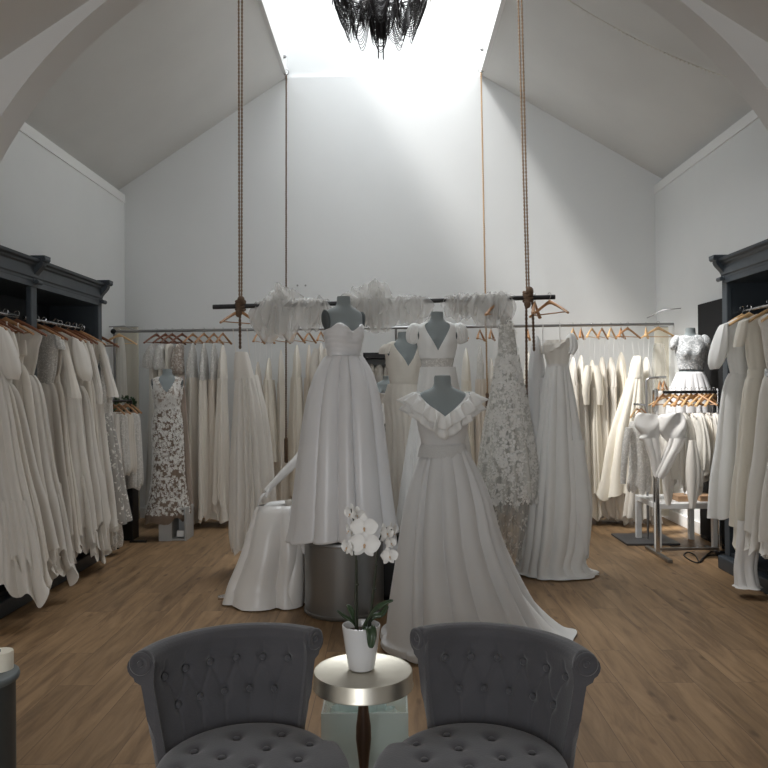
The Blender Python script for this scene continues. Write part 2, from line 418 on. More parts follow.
# small security sensors in the skylight shaft
def sensor(px, py, x, label):
    p = P(px, py, 8.6)
    t = empty('alarm_sensor', (x, 8.6, p.z), 0, label, 'sensor')
    MB().box((0, 0, 0), (.03, .05, .07)).build('housing', TRIMW, t, bevel=.008)
    MB().ball((.02 if x < 0 else -.02, -.01, -.02), .02).build('lens', STEEL, t)
sensor(293, 55, SKX0 + .02, 'small white sensor on the left wall of the skylight shaft')
sensor(479, 48, SKX1 - .02, 'small white sensor on the right wall of the skylight shaft')
for i, (px, lab) in enumerate(((297.5, 'small grey screw head in the back wall, fainter left one of two'), (305.5, 'grey screw head in the back wall, darker right one of two'))):
    p = P(px, 285.5, YB - .006)
    tag(MB().tube([(p.x, YB - .012, p.z), (p.x, YB + .002, p.z)], .011, 10).build('wall_screw', STEEL), lab, 'screw')

# ------------------------------------------------------------------ cabinets
def cabinet(side, xf, xw, y0, y1, ydiv, zt, label):
    """side +1: opens to +x (left wall); -1 opens to -x"""
    s = side
    t = empty('open_wardrobe', ((xf + xw) / 2, (y0 + y1) / 2, 0), 0, label, 'wardrobe')
    bx = lambda mb, a, b, *r: mb.b2(min(a, b), max(a, b), *r)
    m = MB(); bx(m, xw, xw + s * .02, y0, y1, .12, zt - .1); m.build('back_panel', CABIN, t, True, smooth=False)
    for y in (y1 - .03, y0 + .0):
        m = MB(); bx(m, xw, xf, y, y + .03, .12, zt - .05); m.build('side_panel', CAB, t, True, smooth=False, bevel=.003)
    m = MB(); bx(m, xw, xf + s * .075, y0 - .0, y1 + .03, 0, .11); m.build('plinth', CAB, t, True, smooth=False, bevel=.012)
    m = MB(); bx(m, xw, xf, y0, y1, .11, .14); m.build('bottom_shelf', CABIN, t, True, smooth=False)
    m = MB(); bx(m, xw, xf + s * .02, y0, y1, zt - .2, zt - .16); m.build('top_panel', CAB, t, True, smooth=False)
    # cornice: profiled
    w = xf
    prof = [(0, -.16), (.02, -.16), (.022, -.14), (.03, -.13), (.03, -.055), (.045, -.045), (.05, -.03), (.07, -.022), (.075, 0), (0, 0)]
    m = MB(); q = [(w + s * a, zt + b) for a, b in prof] + [(xw, zt), (xw, zt - .16)]
    m.prism(q, y0, y1 + .01); m.build('cornice', CAB, t, True, smooth=False, bevel=.003)
    for y in [y1 - .05, ydiv - .06, y0 + .03]:
        wd = .09
        m = MB(); bx(m, xf - s * .03, xf + s * .012, y, y + wd, .11, zt - .15); m.build('pilaster', CAB, t, True, smooth=False, bevel=.006)
        # scrolled corbel
        c = []
        for i in range(13):
            a = i / 12
            c.append((.035 + .045 * (1 - a) + .022 * sin(a * 2 * pi), zt - .19 * a + .015))
        q = [(xf - s * .01, zt + .015)] + [(xf + s * u, v) for u, v in c] + [(xf - s * .01, zt - .175)]
        m = MB(); m.prism(q, y + .01, y + wd - .01)
        m.tube([(xf + s * .095, y, zt + .003), (xf + s * .095, y + wd, zt + .003)], .022, 14)
        m.tube([(xf + s * .045, y + .005, zt - .165), (xf + s * .045, y + wd - .005, zt - .165)], .018, 14)
        bx(m, xf, xf + s * .115, y - .005, y + wd + .005, zt + .01, zt + .028)
        m.build('corbel', CAB, t, True, bevel=.003)
    return t
ZRL = 2.05; RLX = -2.74
cl = cabinet(1, -2.65, XL + .01, 4.72, 6.96, 5.68, 2.47, 'tall charcoal wardrobe with carved cornice along the left wall')
for a, b in ((4.76, 5.61), (5.71, 6.93)):
    tag(MB().tube([(RLX, a, ZRL), (RLX, b, ZRL)], .014, 10).build('hanging_rail', CHROME, cl, True))
ZRR = 2.09; RRX = 2.79
crr = cabinet(-1, 2.74, XR - .01, 4.72, 6.3, 4.9, 2.53, 'charcoal wardrobe with carved cornice along the right wall')
MB().tube([(RRX + .03, 4.8, ZRR), (RRX + .03, 6.27, ZRR)], .014, 10).build('hanging_rail', CHROME, crr, True)

# ------------------------------------------------------------------ hangers
def hanger_proto(m, name='coat_hanger'):
    t = empty(name, (0, 0, -5))
    # hook
    pts = [(-.018, 0, -.012)] + [(.018 * -cos(a), 0, .018 * sin(a) - .005) for a in [pi * i / 8 for i in range(9)]]
    pts = [(-.018 * cos(pi * i / 8), 0, -.004 + .018 * sin(pi * i / 8)) for i in range(9)] + [(.012, 0, -.025), (0, 0, -.038), (0, 0, -.065)]
    MB().tube(pts, .0022, 6).build('hook', CHROME, t)
    rows = []
    for i in range(21):
        u = i / 20 * 2 - 1; x = u * .21
        z = -.06 - .105 * abs(u) ** 1.15; ry = .006 + .010 * abs(u); rz = .016 - .006 * abs(u)
        if abs(u) < .08: rz = .02
        y = -.012 * u * u
        rows.append([(x, y + ry * cos(2 * pi * j / 8), z + rz * sin(2 * pi * j / 8)) for j in range(8)])
    MB().grid(rows, True, True, True).build('shoulder_bar', m, t)
    MB().tube([(-.195, 0, -.155), (.195, 0, -.155)], .005, 6).build('trouser_bar', m, t)
    return t
def copy_tree(o, parent=None):
    c = o.copy(); C.objects.link(c); c.parent = parent
    for ch in list(o.children): copy_tree(ch, c)
    return c
HP = {}
def hanger(loc, rz, label, group, kind='mid', sc=1.0):
    m = {'mid': WOOD, 'pale': WOODL, 'dark': WOODD}[kind]
    if kind not in HP: HP[kind] = hanger_proto(m); o = HP[kind]
    else: o = copy_tree(HP[kind])
    o.location = loc; o.rotation_euler = (0, 0, rz); o.scale = (sc, sc, sc)
    for k in list(o.keys()): del o[k]
    return tag(o, label, 'hanger', group)

# ------------------------------------------------------------------ generic hanging dress (local; width on x)
def rackdress(name, label, cat, group, loc, rz, L=1.5, style='sleeveless', m=None, mb_=None, seed=0, w=.19, hemw=.25, hemt=.10, k=9, amp=.022, train=0.0, waist=.40, band=None, sleeve_m=None, hem=.05, lean=(0, 0), skirt_m=None):
    """loc = top of the shoulders"""
    rng = random.Random(seed)
    t = empty(name, (loc[0], loc[1], loc[2] - L), rz, label, cat, group)
    T = L
    m = m or IV[seed % 3]; mb_ = mb_ or m; sk = skirt_m or m
    strapless = style in ('strapless', 'strap')
    top = -.02 if not strapless else -.12
    if strapless:
        keys = [(T + top, 0, 0, w * .78, .035, 0), (T + top - .1, 0, 0, w * .8, .05, .003), (T - waist * .8, 0, 0, w * .68, .045, .003), (T - waist, 0, 0, w * .64, .04, .003)]
    else:
        keys = [(T - .005, 0, 0, w * .34, .010, 0), (T - .03, 0, 0, w * .60, .016, 0), (T - .075, 0, 0, w * .93, .020, .002), (T - .16, 0, 0, w * .82, .036, .007), (T - waist * .75, 0, 0, w * .72, .038, .009), (T - waist, 0, 0, w * .60, .034, .006)]
    loft(keys, 56, 16, 8, seed).build('bodice', mb_, t)
    lx, ly = lean
    keys = [(T - waist + .01, 0, 0, w * .63, .038, .006), (T - waist - .12, lx * .1, ly * .1, w * .69 + (hemw - w * .69) * .3, .055, amp * .5),
            (T - (waist + L) * .5, lx * .4, ly * .4, w * .69 + (hemw - w * .69) * .65, hemt * .75, amp), (T - L * .8, lx * .7, ly * .7, w * .69 + (hemw - w * .69) * .9, hemt * .95, amp * 1.2), (0, lx, ly, hemw, hemt * 1.1, amp * 1.5)]
    loft(keys, 84, 26, k, seed + 1, hem=hem).build('skirt', sk, t)
    if train:
        loft([(.45, lx * .8, ly, hemw * .75, hemt * .7, amp), (.2, lx, ly, hemw * .85, hemt * .9, amp * 1.5), (-train * .5, lx * 1.2, ly - .02, hemw * .92, hemt, amp * 1.9), (-train, lx * 1.35, ly - .03, hemw * .96, hemt * 1.05, amp * 2.1)], 110, 16, k + 7, seed + 5, hem=hem * 1.1).build('underskirt', sk, t)
    if band: loft([(T - waist + .03, 0, 0, w * .70, .05, 0), (T - waist - .03, 0, 0, w * .72, .052, 0)], 40, 4, 7, seed).build('waistband', band, t)
    sm = sleeve_m or mb_
    if style == 'strap':
        for s in (-1, 1): MB().tube([(s * w * .5, -.005, T - .0), (s * w * .56, -.02, T - .06), (s * w * .6, -.03, T - .13)], .006, 6).build('strap', mb_, t)
    spec = {'short': [(.0, .05), (.12, .062), (.2, .055)], 'puff': [(0, .05), (.08, .085), (.2, .11), (.3, .10), (.36, .055)], 'long': [(0, .05), (.2, .052), (.4, .045), (.56, .034)], 'bell': [(0, .045), (.2, .05), (.42, .07), (.5, .085)], 'cap': [(0, .05), (.07, .06), (.11, .05)]}
    if style in spec:
        for s in (-1, 1):
            F = foldf(8, rng); g = []
            ks = resample([[l, r, 0] for l, r in spec[style]], 12)
            for i, (l, r, _) in enumerate(ks):
                x = s * (w * .88 + .10 * min(1, l * 2.2)); z = T - .055 - l * .95
                g.append([(x + r * .62 * cos(2 * pi * j / 28) * (1 + .10 * F(2 * pi * j / 28, i / 12)), -.01 + r * .62 * sin(2 * pi * j / 28) * (1 + .10 * F(2 * pi * j / 28, i / 12)), z + .25 * r * cos(2 * pi * j / 28) * -s * (1 if i == 0 else .3)) for j in range(28)])
            MB().grid(g, True, True, False).build('sleeve', sm, t)
    return t

# ---------------------------- left wardrobe
ORD = ['nearest', 'second', 'third', 'fourth', 'fifth', 'sixth', 'seventh', 'eighth', 'ninth', 'tenth', 'eleventh', 'twelfth']
def nth(i, n):
    return 'frontmost' if i == 0 else ('rearmost' if i == n - 1 else ORD[i])
left = [  # y, style, material idx, length, seed, desc
 (4.92, 'puff', 2, 1.62, 'ivory gown with puffed sleeve'), (5.06, 'short', 0, 1.55, 'soft white short-sleeved gown'), (5.20, 'strap', 2, 1.60, 'ivory gown with thin straps'),
 (5.34, 'strap', 0, 1.62, 'plain ivory gown with narrow straps'), (5.48, 'sleeveless', 2, 1.66, 'smooth sleeveless ivory gown')]
n1 = len(left)
left2 = [(5.84, 'cap', 0, 1.62, 'lace-topped ivory gown'), (5.97, 'bell', 1, 1.58, 'ivory crepe seamed gown'), (6.11, 'puff', 2, 1.60, 'pale puff-sleeved chiffon gown'),
 (6.25, 'short', 0, 1.66, 'ivory chiffon gown with short sleeves'), (6.38, 'long', 2, 1.60, 'white gown with long loose sleeves'), (6.50, 'sleeveless', 1, 1.70, 'cream sleeveless gown'),
 (6.61, 'bell', 2, 1.62, 'off-white gown with bell sleeves'), (6.72, 'long', 0, 1.64, 'ivory gown with long lace sleeves')]
for bay, lst in (('near bay of the left wardrobe', left), ('far bay of the left wardrobe', left2)):
    nb = len(lst)
    for i, (y, st, mi, L, desc) in enumerate(lst):
        rng = random.Random(int(y * 100)); yaw = R(rng.uniform(-14, 6)); x = RLX + .05 + rng.uniform(-.02, .02)
        hanger((x, y, ZRL + .012), yaw, 'brown wooden hanger in the %s, %s from the camera' % (bay, nth(i, nb)), 'hangers in the left wardrobe', 'dark' if i % 3 else 'mid')
        tr = rng.uniform(.08, .2)
        rackdress('wedding_dress', '%s hanging %s in the %s' % (desc, nth(i, nb), bay), 'dress', 'dresses in the left wardrobe', (x, y, ZRL - .075), yaw,
                  L, st, IV[mi], (LACE if 'lace' in desc else IV[mi]), int(y * 37), hemw=(rng.uniform(.23, .29) if y < 5.7 else rng.uniform(.20, .25)), hemt=rng.uniform(.07, .10), k=rng.choice([7, 8, 9]), amp=.020, waist=rng.uniform(.29, .45), train=tr * .7, lean=(.13 if y < 5.7 else .07, -.02), hem=.13, sleeve_m=None if 'lace' not in desc else LACE,
                  band=IV[mi] if 'seamed' in desc else None)

# ---------------------------- right wardrobe
rl = [(5.93, 'puff', 0, 1.52, 'ivory gown with wide puffed sleeves', 0, .26), (5.62, 'short', 3, 1.56, 'cream V-neck gown with flutter sleeves', 0, .25), (5.34, 'sleeveless', 2, 1.56, 'white crepe gown with a beaded waistband', 0, .27), (5.08, 'sleeveless', 0, 1.55, 'plain ivory gown', 0, .27)]
for i, (y, st, mi, L, desc, dx, hw) in enumerate(rl):
    yaw = R([8, 12, 6, 4][i]); x = RRX - .06
    hanger((x + .03, y, ZRR + .012), yaw, 'right wardrobe hanger of the %s' % desc, 'hangers in the right wardrobe', 'pale')
    rd_ = rackdress('wedding_dress', '%s in the right wardrobe' % desc, 'dress', 'dresses in the right wardrobe', (x, y, ZRR - .07), yaw, L, st, [WCREPE, IV[3], IV[2], IV[2]][i], None, 300 + i * 7, w=.21, hemw=hw, hemt=.10, k=7, amp=.014, train=[.0, .12, .1, .1][i], lean=(-.04, 0), hem=.05, waist=.44,
              band=[None, IV[3], LACED, None][i])
    if i == 1:
        v_ = [(-.055, -.034, L - .055), (.055, -.034, L - .055), (.03, -.052, L - .2), (0, -.056, L - .36), (-.03, -.052, L - .2)]
        MB().add([(a, b - .012, c) for a, b, c in v_] + [(a, b + .01, c) for a, b, c in v_], [(0, 1, 2, 3, 4), (9, 8, 7, 6, 5)] + [(q, q + 5, (q + 1) % 5 + 5, (q + 1) % 5) for q in range(5)]).build('neckline_inset', mat('neckline_beige', (.52, .42, .33), .8), rd_)
    if i == 0: hanger((x + .03, y + .12, ZRR + .012), R(15), 'pale empty wooden hanger at the far end of the right wardrobe', 'hangers in the right wardrobe', 'pale')
# the train spilling over the plinth
t = empty('dress_train', (2.5, 5.6, 0), 0, 'narrow white satin train falling over the right plinth to the floor', 'dress train')
loft(pk(5.5, [(520, 738, 766, .06, .005), (550, 736, 758, .05, .008), (568, 734, 755, .05, .01), (585, 735, 757, .07, .012, -.02), (586.5, 733, 760, .09, .012, -.03)]), 48, 18, 6, 5, minz=.006).build('train', SATIN2, t, True)

# ------------------------------------------------------------------ back rail
ra = P(114, 331.5, 8.45); rb = P(680, 324, 8.45)
t = empty('clothes_rail', ((ra.x + rb.x) / 2, 8.45, 0), 0, 'long steel clothes rail running along the back wall', 'clothes rail')
MB().tube([ra, rb], .016, 10).build('rail', STEEL, t, True)
for p, q in ((ra, -1), (rb, 1)):
    MB().ball(p + Vector((0, -.02, 0)), .03).build('end_knob', BLACK, t, True)
    MB().tube([(p.x + q * .02, 8.52, 0), (p.x + q * .02, 8.52, p.z)], .014, 8).build('post', STEEL, t, True)
mid = (ra + rb) / 2
MB().tube([(mid.x, 8.5, 0), (mid.x, 8.5, mid.z)], .014, 8).build('post', STEEL, t, True)
def railz(px): u = (px - 114) / (680 - 114); return ra.z + (rb.z - ra.z) * u

def backdress(px, y0, y1, wt, wh, hx, mi, style, desc, seed, d=8.45, ry=.17, mb_=None, y2=None, hk='mid', hy=None, hrz=62, loops=False, group='dresses on the back rail', w_mid=None):
    """hung nearly side-on: px = hanger, y0 top, y1 hem, widths in px"""
    z = railz(px)
    x = P(px, 330, d).x
    rz = R(hrz)
    hanger((x, d, z + .016), rz, 'back rail hanger of the %s' % desc, 'hangers on the back rail', hk, .95)
    t = empty('wedding_dress', (x, d, P(px, y1, d).z), 0, '%s on the back rail' % desc, 'dress', group)
    m = IV[mi] if isinstance(mi, int) else mi
    yw = y0 + (y1 - y0) * .22
    wm = w_mid or wt
    lopx = (seed * 7 % 5 - 2) * .6
    top = pk(d, [(y0, px - .8, px + .8, ry * .15, 0), (y0 + 4, px - wt * .13, px + wt * .13, ry * .45, .002), (y0 + 12, px - wt * .22, px + wt * .22, ry * .7, .007), (y0 + 22, px - wt * .28 + lopx * .5, px + wt * .28 + lopx * .5, ry * .85, .010), (yw, px - wt * .33, px + wt * .33, ry * .9, .011)])
    loft(top, 60, 14, 7, seed).build('bodice', mb_ or m, t, True)
    xm = px + (hx - px) * .5
    bot = pk(d, [(yw - 1, px - wm * .34, px + wm * .34, ry * .9, .011), (yw + 20, (px + xm) / 2 - wm * .39, (px + xm) / 2 + wm * .39, ry * .95, .015), ((yw + y1) / 2, xm - (wm + wh) * .22, xm + (wm + wh) * .22, ry * 1.1, .020), (y1 - 12, hx - wh * .42, hx + wh * .42, ry * 1.2, .026), (y1, hx - wh * .46, hx + wh * .46, ry * 1.25, .030)])
    if y2: loft(pk(d + .02, [(y1 - 30, hx - wh * .34, hx + wh * .34, ry * .9, .02), (y1 + 2, hx - wh * .38, hx + wh * .42, ry, .035), (y2, hx - wh * .42, hx + wh * .5, ry * 1.1, .05)]), 60, 10, 8, seed + 9, hem=.07).build('underskirt', m, t, True)
    loft(bot, 84, 24, 10, seed + 3, hem=.09).build('skirt', m, t, True)
    if style == 'sleeve':
        for s in (-1, 1):
            q = P(px + s * wt * .35, y0 + 6, d - .12)
            g = MB().tube([q, q + Vector((s * .02, -.02, -.12)), q + Vector((s * .035, -.03, -.28)), q + Vector((s * .03, -.03, -.42))], [.03, .045, .04, .03], 10)
            g.build('sleeve', mb_ or m, t, True)
    if loops:
        for s in (-1, 1):
            a = Vector((x + s * .03, d - .02, z - .13)); b_ = P(px + s * wt * .2, y0 + 1, d - .02)
            MB().tube([a, b_], .0035, 5).build('hanging_loop', TRIMW, t, True)
    return t

BD = [ # px,y0,y1,wt,wh,hx,mi,style,desc
 (193, 343, 505, 13, 13, 194, 1, '', 'lace-sleeved gown, first right of the floral gown', LACE, 520),
 (204, 343, 515, 11, 12, 206, 1, '', 'slim lace-topped gown, second right of the floral gown', LACE, None),
 (214, 343, 512, 11, 12, 216, 4, '', 'narrow beige gown, third right of the floral gown', LACE, None),
 (223, 345, 500, 10, 17, 222, 1, '', 'low-backed ivory gown, fourth right of the floral gown', None, 518),
 (258, 362, 470, 8, 10, 262, 4, '', 'slim beige gown just right of the hung tulle gown', None, None),
 (269, 358, 462, 12, 15, 272, 3, '', 'cream gown with a black size tag', None, 500),
 (281, 350, 505, 8, 12, 284, 1, '', 'slim ivory gown left of the thin back rope', None, None),
 (297, 345, 495, 12, 14, 298, 3, '', 'cream gown with crossed straps and a draped waist', None, None),
 (309, 345, 500, 9, 12, 310, 4, '', 'champagne gown half hidden beside the satin ball gown', None, None),
 (321, 343, 500, 14, 14, 322, 0, 'sleeve', 'pale ivory sleeved gown behind the satin ball gown', None, None),
 (356, 352, 500, 9, 11, 357, 3, '', 'cream gown seen just right of the satin ball gown', None, None),
 (466, 348, 500, 11, 14, 468, 3, '', 'cream gown with dark size tag behind the ruffled mannequin', None, None),
 (480, 345, 505, 10, 13, 480, 4, '', 'beige lace-topped gown left of the flower-covered gown', LACE, None),
 (491, 358, 505, 10, 13, 490, 1, '', 'warm ivory gown just left of the flower-covered gown', None, None),
 (528, 352, 505, 10, 12, 528, 3, '', 'cream gown behind the flower-covered gown', None, None),
 (573, 357, 492, 11, 13, 575, 1, '', 'ivory gown, first right of the off-shoulder gown', None, None),
 (581, 355, 490, 11, 14, 584, 2, '', 'white chiffon gown, second right of the off-shoulder gown', None, 512),
 (592, 360, 492, 11, 15, 594, 3, 'sleeve', 'sleeved cream gown, third right of the off-shoulder gown', None, 515),
 (602, 357, 497, 11, 14, 604, 1, '', 'warm ivory gown, fourth right of the off-shoulder gown', None, 514),
 (611, 357, 495, 11, 14, 612, 0, '', 'soft ivory gown, fifth right of the off-shoulder gown', None, 516),
 (621, 352, 498, 11, 15, 620, 3, '', 'pointed cream gown, sixth right of the off-shoulder gown', None, 518),
 (646, 357, 505, 12, 22, 646, 2, '', 'pale gown at the right end, beside the lace blouse', None, 519),
]
for i, (px, y0, y1, wt, wh, hx, mi, st, desc, mb2, y2) in enumerate(BD):
    right = px > 560
    backdress(px, y0, y1, wt, wh, hx, mi, st, desc, 500 + i * 11, mb_=mb2, y2=y2, d=8.45 + (.0 if i % 2 else .03), hk='mid' if not right else ('pale' if i % 2 else 'mid'), hrz=(78 if not right else 64) + (i * 37 % 17 - 8), loops=right or y0 > 355)
# the fuller tulle gown at right
t = empty('wedding_dress', (P(625, 500, 8.3).x, 8.3, .3), 0, 'wide ivory tulle gown flaring leftward among the gowns on the back rail', 'dress', 'dresses on the back rail')
hanger((P(632, 330, 8.3).x, 8.45, railz(632) + .016), R(35), 'wooden hanger on the back rail holding the wide ivory tulle gown', 'hangers on the back rail', 'mid', .95)
loft(pk(8.3, [(356, 634, 640, .08, 0), (362, 632, 641, .13, .004), (378, 629, 642, .13, .005)]), 40, 10, 6, 3).build('bodice', IV[3], t, True)
loft(pk(8.3, [(377, 629, 642, .12, .004), (400, 621, 644, .15, .015), (440, 609, 645, .18, .025), (480, 602, 645, .2, .03), (495, 598, 646, .22, .035)]), 96, 24, 16, 4, hem=.08).build('skirt', IV[3], t, True)
loft(pk(8.34, [(480, 610, 640, .12, .02), (500, 608, 640, .12, .03), (517, 612, 636, .10, .035)]), 72, 10, 9, 9, hem=.06).build('underskirt', IV[1], t, True)
for s in (634, 640): MB().tube([P(s - 2, 341, 8.3), P(s, 357, 8.3)], .0035, 5).build('hanging_loop', TRIMW, t, True)
hanger((P(659, 328, 8.4).x, 8.42, railz(659) + .016), R(12), 'pale wooden hanger with a thin cream slip at the right end of the back rail', 'hangers on the back rail', 'pale')
t = empty('slip_dress', (P(659, 380, 8.4).x, 8.42, 1.0), 0, 'thin cream slip hanging at the right end of the back rail', 'dress', 'dresses on the back rail')
loft(pk(8.42, [(343, 655, 663, .02, 0), (352, 653, 665, .04, .003), (400, 652, 666, .05, .01), (440, 651, 668, .06, .014)]), 40, 16, 6, 3).build('slip', VEIL, t, True)
# short lace pieces at the left end
for i, (px, x0, x1, yb, m, desc) in enumerate(((155, 144, 159, 368, LACE, 'white lace sleeved top, leftmost on the back rail'), (164, 154, 169, 370, LACE, 'white lace sleeved top, second from left on the back rail'), (171, 166, 173, 372, IV[1], 'plain ivory slip top, third from left on the back rail'), (181, 172, 184, 374, lace('beige_lace', (.45, .38, .32), (.72, .66, .6), 40, .2, .36), 'beige lace bodice, fourth from left on the back rail'))):
    z = railz(px)
    hanger((P(px, 330, 8.4).x, 8.45, z + .016), R(64), 'dark back rail hanger of the %s' % desc.split(',')[0] + (', left of the pair' if i == 0 else ', right of the pair' if i == 1 else ''), 'hangers on the back rail', 'dark', .95)
    t = empty('lace_blouse', (P(px, 360, 8.4).x, 8.4, P(px, yb, 8.4).z), 0, desc, 'top', 'short tops on the back rail')
    loft(pk(8.4, [(344, px - 3, px + 1, .06, 0), (347, px - 5, px + 2, .14, 0), (356, x0 + 1, x1 - 1, .14, .008), (yb - 2, x0, x1, .13, .012), (yb, x0 + 1, x1 - 1, .12, .012)]), 48, 14, 8, 40 + i, hem=.02).build('bodice', m, t, True)
    loft(pk(8.43, [(yb - 4, px - 5, px + 3, .1, .006), (430, px - 5, px + 4, .1, .012), (515, px - 5, px + 5, .12, .016)]), 48, 14, 8, 60 + i, hem=.03).build('skirt', IV[1], t, True)
# cream end screens
for px0, px1, side, lab in ((104, 138, -1, 'tall cream fabric panel at the left end of the back rail'), (655, 680, 1, 'tall cream fabric panel at the right end of the back rail')):
    a = P(px0, 330, 8.6); b = P(px1, 330, 8.6)
    t = empty('fabric_panel', ((a.x + b.x) / 2, 8.62, 0), 0, lab, 'panel')
    loft([(a.z + .03, (a.x + b.x) / 2, 8.62, (b.x - a.x) / 2, .015, .003), (1.2, (a.x + b.x) / 2, 8.62, (b.x - a.x) / 2, .016, .006), (.05, (a.x + b.x) / 2, 8.62, (b.x - a.x) / 2, .02, .008)], 60, 12, 8, 3).build('curtain', CREAM if side > 0 else sheer('thin_cream', (.80, .74, .60), .5), t, True)
    MB().tube([(a.x, 8.62, a.z + .035), (b.x, 8.62, a.z + .035)], .006, 6).build('curtain_rod', STEEL, t, True)
    p = P(110 if side < 0 else 672, 316 if side > 0 else 326, 8.6)
# thin wire brackets beside the panels
for pts, lab in (([P(106, 327, 8.5), P(124, 326, 8.4), P(140, 332, 8.45)], 'thin wire bracket arm at the left end of the back rail'), ([P(647, 318, 8.45), P(663, 310, 8.3), P(689, 307.5, 8.2), P(689, 330, 8.2)], 'thin wire bracket arm above the right cream panel')):
    tag(MB().tube(pts, .006, 6).build('wire_bracket', STEEL), lab, 'bracket')
p = P(118, 331, 8.4)
hanger((P(119, 330, 8.4).x, 8.4, railz(119) + .016), R(-8), 'pale wooden hanger in front of the left cream panel', 'hangers on the back rail', 'pale')
t = empty('veil', (P(122, 400, 8.38).x, 8.38, 1.1), 0, 'narrow white veil hanging before the left cream panel', 'veil')
loft(pk(8.36, [(337, 119, 123, .02, 0), (350, 118, 125, .03, .004), (400, 117, 127, .03, .006), (440, 116, 128, .03, .006)]), 32, 12, 6, 8).build('veil_cloth', TULLEI, t, True)

# ------------------------------------------------------------------ ropes and beam
BY = 6.2
b0 = P(213, 307, BY); b1 = P(555, 297, BY)
tag(MB().tube([b0, b1], .019, 16).build('hanging_beam', BLACK), 'black metal beam hung across the room on two ropes', 'beam')
def rope(pts, r=.011, strands=2, seed=0, pitch=.06):
    mb = MB(); pts = [Vector(p) for p in pts]
    for s in range(strands):
        out = []; acc = 0
        for a, b in zip(pts, pts[1:]):
            L = (b - a).length; n = max(2, int(L / .012))
            for i in range(n):
                q = a.lerp(b, i / n); ph = (acc + L * i / n) / pitch * 2 * pi + s * 2 * pi / strands
                out.append(q + Vector((cos(ph) * r * .5, sin(ph) * r * .5, 0)))
            acc += L
        mb.tube(out, r * .62, 5)
    return mb
def front_rope(px, dx, label, tail):
    a = P(px, 297 if px > 400 else 306, BY)
    top = Vector((dx, BY, SKZ + .02))
    t = empty('hanging_rope', (a.x, BY, a.z), 0, label, 'rope')
    for s in (-.009, .009):
        rope([top + Vector((s * 1.6, 0, 0)), Vector((a.x + s, BY, a.z + .03))], .008, 2).build('strand', ROPEM, t, True)
    k = MB()
    for i in range(4):
        z = a.z - .03 + i * .022
        k.tube([(a.x + .034 * cos(q), BY + .034 * sin(q), z + .006 * sin(2 * q + i)) for q in [2 * pi * j / 14 for j in range(15)]], .012, 6)
    k.ball((a.x + .01, BY - .03, a.z + .045), (.03, .025, .035)).ball((a.x - .01, BY - .03, a.z - .06), (.028, .024, .035))
    k.build('knot', ROPED, t, True)
    for s in tail:
        rope([Vector((a.x + s[0], BY - .03, a.z - .03)), Vector((a.x + s[0] * 1.3, BY - .03, a.z - s[1]))], .011, 2).build('rope_tail', ROPED, t, True)
front_rope(240.5, -1.19, 'dark jute rope knotted round the left end of the black beam', [(0.0, .36)])
front_rope(528, 1.06, 'dark jute rope knotted round the right end of the black beam', [(-.02, 1.15), (.03, .45)])
for px, pyt, pyb, hx, lab in ((285, 78, 450, -1.18, 'thin jute rope hanging from the left skylight corner'), (487.5, 73, 405, 1.07, 'thin jute rope with a frayed end hanging from the right skylight corner')):
    top = Vector((hx, 8.85, SKZ - .03)); bot = P(px + (1 if px < 400 else 0), pyb, 8.0)
    t = empty('hanging_rope', top, 0, lab, 'rope')
    rope([top, bot], .010, 2, pitch=.05).build('strand', ROPE if px > 400 else ROPED, t, True)
    MB().tube([top + Vector((.03 * cos(q), 0, .03 + .03 * sin(q))) for q in [2 * pi * j / 12 for j in range(13)]], .006, 6).build('ceiling_ring', STEEL, t, True)
    rope([bot + Vector((0, 0, .12)), bot - Vector((0, 0, .14))], .02, 3).build('rope_end', ROPED, t, True)

